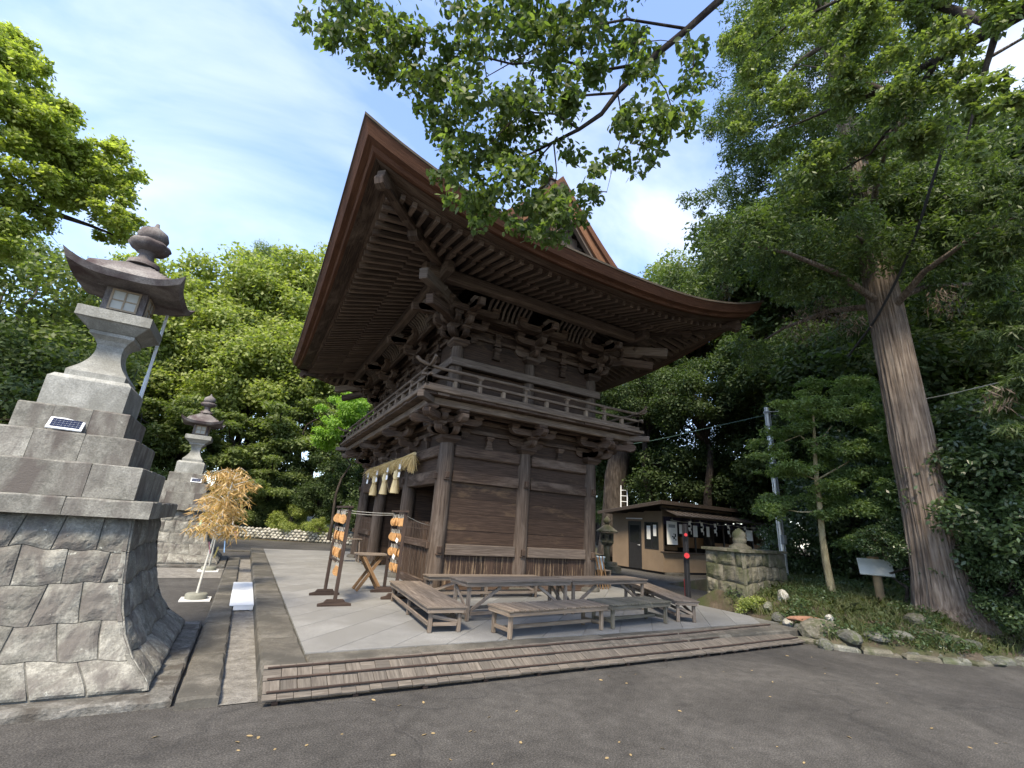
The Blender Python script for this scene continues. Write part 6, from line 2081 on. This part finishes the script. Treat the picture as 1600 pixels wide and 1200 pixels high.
# -- dark wood on the right
G4 = 'dark evergreens behind the gate and stall'
for i, (px, py, r, key, sc, m_) in enumerate([(940, 560, 36, 'C', 1.1, 'leaf_dark'), (1015, 515, 33, 'C', 1.05, 'leaf_mid'), (1085, 505, 31, 'C', 1.0, 'leaf_mid'), (1165, 470, 29, 'B', 1.05, 'leaf_dark'), (1260, 420, 28, 'C', 1.15, 'leaf_dark'), (1370, 380, 27, 'C', 1.2, 'leaf_dark'), (1490, 350, 27, 'B', 1.15, 'leaf_dark'), (1610, 380, 25, 'C', 1.2, 'leaf_dark'),
        (1010, 625, 27, 'C', 0.55, 'leaf_dark'), (1095, 625, 26, 'C', 0.58, 'leaf_dark'), (1200, 590, 25, 'B', 0.6, 'leaf_dark'), (1290, 600, 24, 'C', 0.65, 'leaf_dark'), (1390, 600, 23, 'C', 0.85, 'leaf_dark'), (1500, 570, 21, 'B', 0.8, 'leaf_dark'), (1600, 600, 19, 'C', 0.75, 'leaf_dark'),
        (1060, 735, 29, 'C', 0.7, 'leaf_dark'), (1160, 745, 29, 'C', 0.7, 'leaf_dark'), (1260, 740, 27, 'B', 0.7, 'leaf_dark'), (1345, 720, 25, 'C', 0.6, 'leaf_dark'), (1450, 720, 23, 'C', 0.6, 'leaf_dark'), (1560, 720, 20, 'C', 0.55, 'leaf_dark'), (960, 700, 34, 'C', 0.8, 'leaf_dark'), (900, 640, 38, 'C', 1.0, 'leaf_dark'), (935, 770, 40, 'C', 0.7, 'leaf_dark'), (985, 790, 33, 'C', 0.5, 'leaf_dark')]):
    if m_ != 'leaf_dark': lb = 'mid-green rounded tree showing above the tip of the gate eave'
    elif px < 1000: lb = 'dark evergreen showing between the gate end pillar and the old trunk'
    elif px < 1240 and py > 700: lb = 'dark evergreen low behind the stall roof'
    elif px < 1240: lb = 'dark evergreen between the gate eave and the steel pole'
    elif px < 1340: lb = 'dark evergreen behind the steel pole and young tree'
    elif px < 1460: lb = 'dark evergreen directly behind the cedar trunk'
    else: lb = 'dark evergreen beyond the feathery cedar fronds'
    put_tree(px, py, r, key, sc, m_, lb, group=G4, rz_=1.1 * i, gz=0.5, tr=0.3)
# old trunk behind the stall with a ladder
ob = at_r(958, 805, 28.0); ob.z = 0.3
tp = [ob, ob + Vector((0.1, 0, 1.5)), at_r(962, 745, 28.0), at_r(972, 690, 28.0), at_r(985, 650, 28.0), at_r(1010, 600, 28.0)]
t = thing('old_tree', 'gnarled old trunk with pale scars behind the stall', 'tree', ob)
MB(5).tube([p_ - ob for p_ in tp], [0.95, 0.75, 0.65, 0.6, 0.5, 0.3], 14, wob=0.06).build('trunk', 'bark_dark', t)
cm, lm = vmesh('C', 'leaf_dark', 'bark_dark')
o = obj('crown', cm, t, (0.8, 0.3, 9.8)); o.scale = (0.65,) * 3
lb = at_r(975, 795, 27.0); lt = at_r(982, 764, 27.2)
t = thing('ladder', 'pale metal ladder leaning on the old trunk behind the stall', 'ladder', (lb.x, lb.y, 0.3))
hh = lt.z + 0.2 - 0.3
for s in (-1, 1):
    MB(1).beam((s * 0.17 , -s * 0.10, 0), (s * 0.15 + 0.30, -s * 0.09 + 0.3, hh), 0.045, 0.06).build('rail', 'white_paint', t)
for k in range(int(hh / 0.32)):
    f = (k + 0.6) * 0.32 / hh
    MB(1).tube([(-0.16 + 0.3 * f, 0.1 + 0.3 * f, hh * f), (0.16 + 0.3 * f, -0.1 + 0.3 * f, hh * f)], 0.02, 6).build('rung', 'white_paint', t)

# -- cedar
cb = Vector((12.35, 4.15, bank_z(12.35, 4.15) - 0.12))
g = np.random.default_rng(77)
sub = []
for k in range(150):
    z_ = g.uniform(7.6, 19) if k < 105 else g.uniform(8.0, 12.5)
    rmax = 4.6 * (1 - max(0, z_ - 11) / 16)
    a = g.uniform(0, 2 * math.pi); rr = rmax * math.sqrt(g.uniform(0.04, 1)) if k < 105 else g.uniform(0.6, 2.0)
    sub.append((cb.x + rr * math.cos(a), cb.y + rr * math.sin(a), z_ - 0.16 * rr, g.uniform(0.45, 1.0)))
limbs_ = []
gl = random.Random(4)
for k in range(0, 150, 4):
    s = sub[k]
    z0 = max(6.5, s[2] - 0.3 + gl.uniform(-.3, .5))
    a = Vector((cb.x, cb.y, z0)); e = Vector(s[:3])
    limbs_.append(([a, a.lerp(e, 0.35) + Vector((0, 0, 0.35)), a.lerp(e, 0.7) + Vector((0, 0, 0.3)), e], 0.09, 0.015))
ct = custom_tree('cedar_tree', 'tall cedar with straight red-brown ribbed trunk on the bank', cb, [cb, cb + Vector((0, 0, 0.35)), cb + Vector((-.02, 0, 0.9)), cb + Vector((-.03, 0, 2.0)), cb + Vector((-.03, 0, 4.5)), cb + Vector((0, 0, 8)), cb + Vector((0.05, 0, 13)), cb + Vector((0, 0, 20))], [0.70, 0.54, 0.46, 0.41, 0.37, 0.32, 0.22, 0.08],
            limbs_, clumps(sub, 9, 0.42, 151, 0.8), 190000, 0.125, 0.040, 'leaf_cedar', 'bark_cedar', 150, flat=0.7, droop=0.35, up=0.5, shell=0.6, ctrunk=True)
# brown dead sprays hanging under the crown
ds = pix_subs([(1255, 505, 12.5, 30), (1300, 480, 12.3, 26), (1330, 500, 12, 22), (1130, 455, 13, 14), (1480, 470, 12, 26), (1560, 620, 10, 20)], 1.0)
s = np.array(ds); s[:, :3] -= np.array(cb)
V, F = leaf_cloud(s, 1100, 0.16, 0.02, 161, droop=1.3, flat=1.0)
obj('dead_sprays', np_mesh('dead_sprays', V, F, 'leaf_brown'), ct, kind='stuff')

# -- broadleaf reaching over from the right
base = Vector((9.3, -3.2, 0))
lst = []
gl = random.Random(9)
for px, py, r, pr_ in [(1150, 70, 9.5, 30), (1190, 130, 9.3, 36), (1165, 190, 9.8, 24), (1230, 70, 9.0, 45), (1250, 170, 9.2, 44), (1225, 235, 9.6, 32), (1310, 60, 8.5, 50), (1320, 150, 8.8, 50), (1300, 240, 9.2, 42), (1270, 290, 9.6, 28), (1390, 60, 8.2, 55), (1400, 160, 8.4, 50), (1370, 250, 9.0, 42), (1470, 40, 8.0, 50), (1480, 120, 8.0, 45), (1450, 210, 8.5, 40), (1560, 40, 7.6, 40), (1540, 130, 7.6, 45), (1590, 180, 7.3, 40), (1530, 230, 7.8, 30), (1190, 20, 9.3, 36), (1350, -40, 8.4, 70), (1480, -60, 8, 70), (1230, -60, 9, 70), (1600, -60, 7.5, 70), (1700, 60, 7.2, 80), (1700, 200, 7.2, 60)]:
    for q in range(3):
        lst.append((px + gl.uniform(-.6, .6) * pr_, py + gl.uniform(-.6, .6) * pr_, r + gl.uniform(-.7, .7), pr_ * gl.uniform(0.4, 0.7)))
brr = lambda *q: [at_r(x, y, r) for x, y, r in q]
limbs_ = [([base + Vector((0, 0, 5))] + brr((1700, -40, 7.3), (1560, 40, 7.8), (1470, 90, 8.2), (1380, 140, 8.6), (1300, 170, 9.0), (1230, 200, 9.3)), 0.14, 0.012),
          (brr((1560, 40, 7.8), (1440, 0, 8.2), (1330, -10, 8.6), (1230, 40, 9.0), (1170, 90, 9.4)), 0.07, 0.01),
          (brr((1470, 90, 8.2), (1420, 160, 8.5), (1360, 240, 9.0), (1290, 280, 9.4)), 0.05, 0.008),
          (brr((1380, 140, 8.6), (1310, 110, 8.9), (1240, 100, 9.2)), 0.04, 0.008), (brr((1560, 40, 7.8), (1530, 140, 7.8), (1510, 220, 7.9)), 0.05, 0.008)]
custom_tree('tree', 'olive-green broadleaf tree whose boughs hang in front of the cedar crown', base, [base, base + Vector((0, 0.1, 2.5)), base + Vector((0.1, 0.3, 5)), base + Vector((0.2, 0.3, 9))], [0.4, 0.34, 0.3, 0.12],
            limbs_, clumps(pix_subs(lst, 1.0), 8, 0.46, 171), 48000, 0.085, 0.048, 'leaf_mid', 'bark_dark', 170, flat=0.7, droop=0.3, up=0.6, shell=0.7)
# cedar fronds at the right edge
base = Vector((15.5, 1.2, 0))
lst = []
for px, py, r, pr_ in [(1575, 300, 11.5, 45), (1590, 380, 11, 45), (1560, 460, 11.5, 38), (1590, 540, 10.8, 40), (1565, 620, 11.2, 34), (1600, 680, 11, 36), (1640, 300, 11, 60), (1650, 450, 11, 60), (1650, 600, 11, 60), (1540, 400, 12, 26), (1545, 540, 12, 24)]:
    for q in range(3):
        lst.append((px + gl.uniform(-.6, .6) * pr_, py + gl.uniform(-.6, .6) * pr_, r + gl.uniform(-.6, .6), pr_ * gl.uniform(0.4, 0.7)))
limbs_ = [([Vector((15.5, 1.2, 4.0))] + brr((1590, 540, 11)), 0.06, 0.01), ([Vector((15.5, 1.2, 6.0))] + brr((1575, 320, 11.5)), 0.06, 0.01), ([Vector((15.5, 1.2, 3))] + brr((1570, 640, 11.2)), 0.05, 0.01)]
custom_tree('cedar_tree', 'feathery cedar with drooping green fronds beside the bank, trunk unseen', base, [base, base + Vector((0, 0, 4)), base + Vector((0, 0, 12))], [0.4, 0.3, 0.1],
            limbs_, pix_subs(lst, 1.0), 26000, 0.15, 0.024, 'leaf_cedar', 'bark_cedar', 180, flat=0.55, droop=0.7, up=0.5)

# -- young tree and shrubs on the bank
rs_ = 14.2
sb = at_r(1298, 905, rs_); sb.z = bank_z(sb.x, sb.y) - 0.1
lst = []
gl = random.Random(91)
for px, py, pr_ in [(1200, 700, 30), (1235, 668, 34), (1285, 640, 38), (1335, 640, 38), (1375, 660, 34), (1410, 690, 28), (1215, 735, 28), (1260, 720, 34), (1310, 700, 40), (1360, 710, 40), (1400, 740, 34), (1185, 795, 30), (1225, 792, 32), (1270, 790, 30), (1325, 790, 36), (1370, 795, 36), (1415, 800, 30), (1315, 750, 36), (1370, 755, 36), (1265, 610, 26), (1320, 600, 26), (1365, 620, 26), (1240, 640, 24), (1395, 840, 28), (1360, 850, 26), (1330, 840, 24), (1440, 770, 24), (1430, 660, 22)]:
    for q in range(4):
        lst.append((px + gl.uniform(-.8, .8) * pr_, py + gl.uniform(-.4, .4) * pr_, rs_ + gl.uniform(-1.0, 0.9), pr_ * gl.uniform(0.5, 0.8)))
tk = [sb] + [at_r(x, y, rs_) for x, y in ((1291, 880), (1285, 840), (1282, 800), (1276, 750), (1273, 700), (1271, 650))]
limbs_ = [([tk[3], at_r(1250, 800, rs_), at_r(1225, 796, rs_)], 0.028, 0.008), ([tk[3], at_r(1310, 800, rs_), at_r(1345, 785, rs_)], 0.028, 0.008), ([tk[4], at_r(1240, 735, rs_)], 0.025, 0.008), ([tk[4], at_r(1320, 725, rs_), at_r(1350, 705, rs_)], 0.025, 0.008), ([tk[5], at_r(1300, 665, rs_)], 0.02, 0.008), ([tk[5], at_r(1250, 680, rs_), at_r(1225, 690, rs_)], 0.02, 0.008)]
custom_tree('young_tree', 'young tree with slender pale trunk and flat leafy layers on the bank', sb, tk, [0.095, 0.08, 0.072, 0.065, 0.055, 0.045, 0.02], limbs_, clumps(pix_subs(lst, 1.0), 4, 0.5, 191, 0.4), 60000, 0.085, 0.042, 'leaf_young', 'bark_pale', 190, flat=0.45, up=0.8, cat='tree', fuzz=0.3)
G5 = 'glossy shrubs on the bank'
for i, (px, py, r, sc) in enumerate([(1392, 842, 13.4, 0.48), (1350, 850, 18.5, 1.1), (1420, 780, 15.5, 0.7), (1250, 860, 18.5, 1.0), (1305, 865, 18.5, 1.0), (1460, 760, 17, 1.3), (1390, 700, 18, 1.3), (1535, 760, 13.8, 1.1), (1585, 820, 12.8, 1.0), (1540, 870, 13.4, 0.85), (1600, 740, 13.5, 1.1), (1590, 920, 12.5, 0.6), (1215, 890, 18.5, 0.7), (1330, 780, 18, 1.3), (1500, 700, 17, 1.3), (1600, 660, 15, 1.2)]):
    put_tree(px, py, r, 'S', sc, 'leaf_shrub', 'glossy dark-leaved shrub ' + ('between the steel pole and the young tree trunk' if px < 1290 else 'around the white sign board' if px < 1450 and py > 780 else 'between the young tree and the cedar trunk' if px < 1500 else 'on the road side of the cedar trunk'), 'shrub', G5, rz_=0.9 * i, name='shrub', tr=0.05, gz=0.4)

# -- bough over the camera
def at_d(x, y, d): return CAMP + ray(x, y) * d
base = Vector((5.2, -3.4, 0))
D = 4.7
bd = lambda *q: [at_d(x, y, D + dd) for x, y, dd in q]
lst = []
gl = random.Random(21)
for px, py, pr_ in [(480, 30, 22), (505, 55, 26), (530, 30, 40), (560, 75, 38), (590, 40, 50), (610, 105, 34), (650, 70, 60), (670, 130, 40), (720, 60, 65), (730, 140, 55), (790, 40, 60), (800, 120, 60), (860, 50, 60), (870, 120, 50), (930, 40, 55), (930, 110, 40), (1000, 40, 50), (1010, 110, 36), (700, 190, 40), (760, 200, 55), (820, 190, 50), (880, 180, 40), (720, 250, 36), (780, 260, 48), (840, 250, 45), (890, 230, 30), (725, 310, 30), (770, 325, 40), (820, 310, 40), (860, 330, 36), (880, 355, 26), (905, 330, 22), (840, 365, 26), (800, 355, 22), (690, 225, 26), (705, 270, 26), (745, 340, 26), (760, 290, 34), (830, 340, 32), (870, 300, 30), (700, 150, 40), (640, 130, 30), (1085, 170, 22), (1040, 200, 26), (980, 180, 36), (1030, 170, 40), (1070, 130, 30), (1060, 190, 32), (1020, 230, 30), (1000, 260, 20), (960, 240, 26), (930, 250, 24), (920, 300, 24), (1080, 80, 30),
                    (560, -40, 70), (680, -50, 80), (800, -50, 80), (930, -50, 80), (1050, -60, 80), (620, -150, 100), (800, -170, 120), (1000, -180, 120), (1150, -120, 100), (900, -320, 160), (1150, -330, 160), (650, -320, 150), (1000, -520, 220), (1300, -450, 220)]:
    nq = 3 if py > -20 else 2
    for q in range(nq):
        lst.append((px + gl.uniform(-.55, .55) * pr_, py + gl.uniform(-.55, .55) * pr_, gl.uniform(-.55, .45), pr_ * gl.uniform(0.45, 0.75)))
subs = []
for px, py, dd, pr_ in lst:
    p_ = at_d(px, py, D + dd)
    subs.append((p_.x, p_.y, p_.z, pr_ * (D + dd) / FPX))
main = bd((1300, -170, 0.2), (1180, -60, 0.1), (1125, 0, 0), (1075, 45, 0), (1010, 98, 0), (965, 145, 0), (940, 178, 0), (905, 202, 0), (865, 222, .05), (830, 240, .1), (800, 252, .1))
limbs_ = [([base + Vector((0, 0.2, 4.2))] + main[:1], 0.10, 0.055), (main, 0.048, 0.008),
          (bd((905, 202, 0), (870, 178, .1), (835, 176, .2), (790, 160, .3), (750, 165, .3)), 0.016, 0.004),
          (bd((1010, 98, 0), (940, 110, .1), (880, 95, .1), (800, 100, .1), (720, 80, .1), (640, 60, .1), (560, 40, .1)), 0.018, 0.004),
          (bd((1075, 45, 0), (980, 30, -.1), (900, 45, -.2), (830, 80, -.2), (760, 120, -.2)), 0.016, 0.004),
          (bd((965, 145, 0), (900, 150, -.1), (850, 140, -.2), (790, 200, -.2), (745, 245, -.2)), 0.014, 0.003),
          (bd((865, 222, 0), (830, 260, .1), (800, 300, .1), (780, 330, .1)), 0.010, 0.003),
          (bd((865, 222, 0), (870, 270, 0), (862, 320, 0)), 0.009, 0.003),
          (bd((1010, 98, 0), (1040, 140, .1), (1055, 185, .1), (1030, 230, .1)), 0.010, 0.003),
          (bd((965, 145, 0), (975, 200, 0), (960, 250, 0), (948, 300, 0)), 0.008, 0.002),
          (bd((1075, 45, 0), (1085, 90, 0), (1075, 140, 0)), 0.008, 0.002)]
for k in range(40):
    s = subs[gl.randrange(len(subs))]
    e = Vector(s[:3])
    q = min((p_ for l_, _, _ in limbs_[1:] for p_ in l_), key=lambda p_: (p_ - e).length)
    if (q - e).length < 1.2:
        limbs_.append(([q, q.lerp(e, 0.5) + Vector((0, 0, 0.04)), e], 0.006, 0.002))
custom_tree('tree', 'leafy bough hanging over the roof corner of the gate from above', base, [base, base + Vector((0, 0.1, 2)), base + Vector((0, 0.2, 4.3)), base + Vector((0, 0.3, 9))], [0.32, 0.26, 0.22, 0.1],
            limbs_, clumps(subs, 6, 0.55, 211), 46000, 0.074, 0.046, 'leaf_overhead', 'bark_dark', 210, shape='leaf', flat=0.9, droop=0.75, up=0.3, shell=0.8, jit=0.6)
# ================================================================== GROUND COVER AND FALLEN LEAVES
g = np.random.default_rng(8)
def blades(n, hmin, hmax, w, mat, name, keep):
    P0 = []
    while len(P0) < n:
        x, y = g.uniform(8.6, 19), g.uniform(2.6, 9.5)
        if g.uniform() > 1.4 - (x - 8.6) / 10: continue
        d = bank_h(x, y)
        if d < 0.10 or (y > 7.6 and x < 13.5): continue
        if not keep(x, y, d): continue
        P0.append((x, y, bank_z(x, y) - 0.02))
    P0 = np.array(P0)
    n = len(P0)
    d = np.stack([g.normal(0, .55, n), g.normal(0, .55, n), np.ones(n)], 1); d /= np.linalg.norm(d, axis=1)[:, None]
    h = g.uniform(hmin, hmax, n)[:, None]
    s = np.cross(d, g.normal(0, 1, (n, 3))); s /= np.linalg.norm(s, axis=1)[:, None]
    bend = np.stack([g.normal(0, .3, n), g.normal(0, .3, n), -g.uniform(0, .35, n)], 1) * h
    V = np.stack([P0 - s * w, P0 + s * w, P0 + d * h * .6 + s * w * .8, P0 + d * h + bend, P0 + d * h * .6 - s * w * .8], 1).reshape(-1, 3)
    F = np.arange(5 * n).reshape(n, 5)
    return obj(name, np_mesh(name, V, F, mat), kind='stuff', label='grass and small weeds covering the bank under the cedar', cat='grass')
blades(26000, 0.06, 0.26, 0.0065, 'grass', 'bank_grass', lambda x, y, d: True)
sub = []
while len(sub) < 420:
    x, y = g.uniform(8.8, 17), g.uniform(2.8, 9)
    d = bank_h(x, y)
    if d < 0.12 or (y > 7.6 and x < 13.5): continue
    if math.sin(x * 2.3 + y) + math.sin(y * 3.1 - x) < -0.1: continue
    sub.append((x, y, bank_z(x, y) + g.uniform(0.02, 0.14), g.uniform(0.10, 0.22)))
V, F = leaf_cloud(sub, 19000, 0.06, 0.032, 300, flat=0.6, up=0.8)
obj('ground_cover', np_mesh('ground_cover', V, F, 'leaf_shrub'), kind='stuff', label='low leafy ground cover over the bank', cat='plants')
sub = []
for px, py in ((1180, 945), (1205, 945), (1230, 945), (1165, 948), (1250, 950), (1270, 955)):
    p_ = on_z(px, py, 0.25)
    for q in range(4): sub.append((p_.x + g.uniform(-.15, .15), p_.y + g.uniform(-.1, .15), 0.2 + g.uniform(0, .2), 0.14))
V, F = leaf_cloud(sub, 3600, 0.055, 0.03, 301, flat=0.8, up=0.6)
obj('ivy_clump', np_mesh('ivy_clump', V, F, 'leaf_camphor'), kind='stuff', label='ivy clump spilling over the stones beside the mossy wall', cat='plants')
# litter on the bank
V, F = leaf_cloud([(x, y, bank_z(x, y) + 0.02, 0.25) for x, y in ((10.6, 4.0), (11.0, 3.7), (10.2, 4.5), (11.6, 3.6), (12.4, 3.5), (11.2, 4.4), (12.0, 4.9))], 700, 0.06, 0.03, 302, flat=0.12, up=1.2)
obj('leaf_litter', np_mesh('leaf_litter', V, F, 'leaf_brown'), kind='stuff', label='brown leaf litter on the bank', cat='leaves')
fl = []
for v in range(3):
    b = MB(v)
    b.add([(0, -0.035, 0.004), (0.016, -0.01, 0.010), (0.012, 0.02, 0.012), (0, 0.04, 0.006), (-0.014, 0.018, 0.004), (-0.016, -0.012, 0.003)], [(0, 1, 2, 3), (0, 3, 4, 5)])
    fl.append(b.mesh('fallen_leaf', 'leaf_fallen'))
gl = random.Random(31)
for k in range(75):
    if k < 52: px, py = gl.uniform(200, 1580), gl.uniform(1035, 1195)
    else: px, py = gl.uniform(900, 1450), gl.uniform(1005, 1070)
    p_ = on_z(px, py, 0)
    if 0.2 < p_.x < 8.9 and p_.y > 4.75 or p_.y > 4.9 or bank_h(p_.x, p_.y) > 0: continue
    o = obj('fallen_leaf', fl[k % 3], None, (p_.x, p_.y, 0.002))
    s = gl.uniform(0.35, 0.8)
    o.scale = (s, s, s); o.rotation_euler = (gl.uniform(-.1, .1), gl.uniform(-.1, .1), gl.uniform(0, 6.28))
    tag(o, 'small dry yellow leaf lying on the asphalt', 'leaf', 'fallen leaves on the road')

gl = random.Random(44)
for k in range(30):
    i = gl.randrange(0, 5)
    (x0, y0), (x1, y1) = EDGE[i], EDGE[i + 1]
    if i == 5: x1, y1 = 13.2, 2.98
    f = gl.random()
    x, y = x0 + (x1 - x0) * f + gl.uniform(0.0, 0.25), y0 + (y1 - y0) * f + gl.uniform(0.0, 0.22)
    me = RK[k % 6].copy(); me.materials.append(M[('bank_rock', 'wall_stone', 'bank_rock')[k % 3]])
    o = obj('rock', me, None, (x, y, 0.02 + 0.25 * max(0, bank_h(x, y))))
    q = gl.uniform(0.05, 0.13)
    o.scale = (q * gl.uniform(0.9, 1.7), q, q * gl.uniform(0.6, 0.9)); o.rotation_euler = (0, 0, gl.uniform(0, 6))
    tag(o, 'small embedded stone at the foot of the bank along the road', 'rock', 'small stones at the foot of the bank')
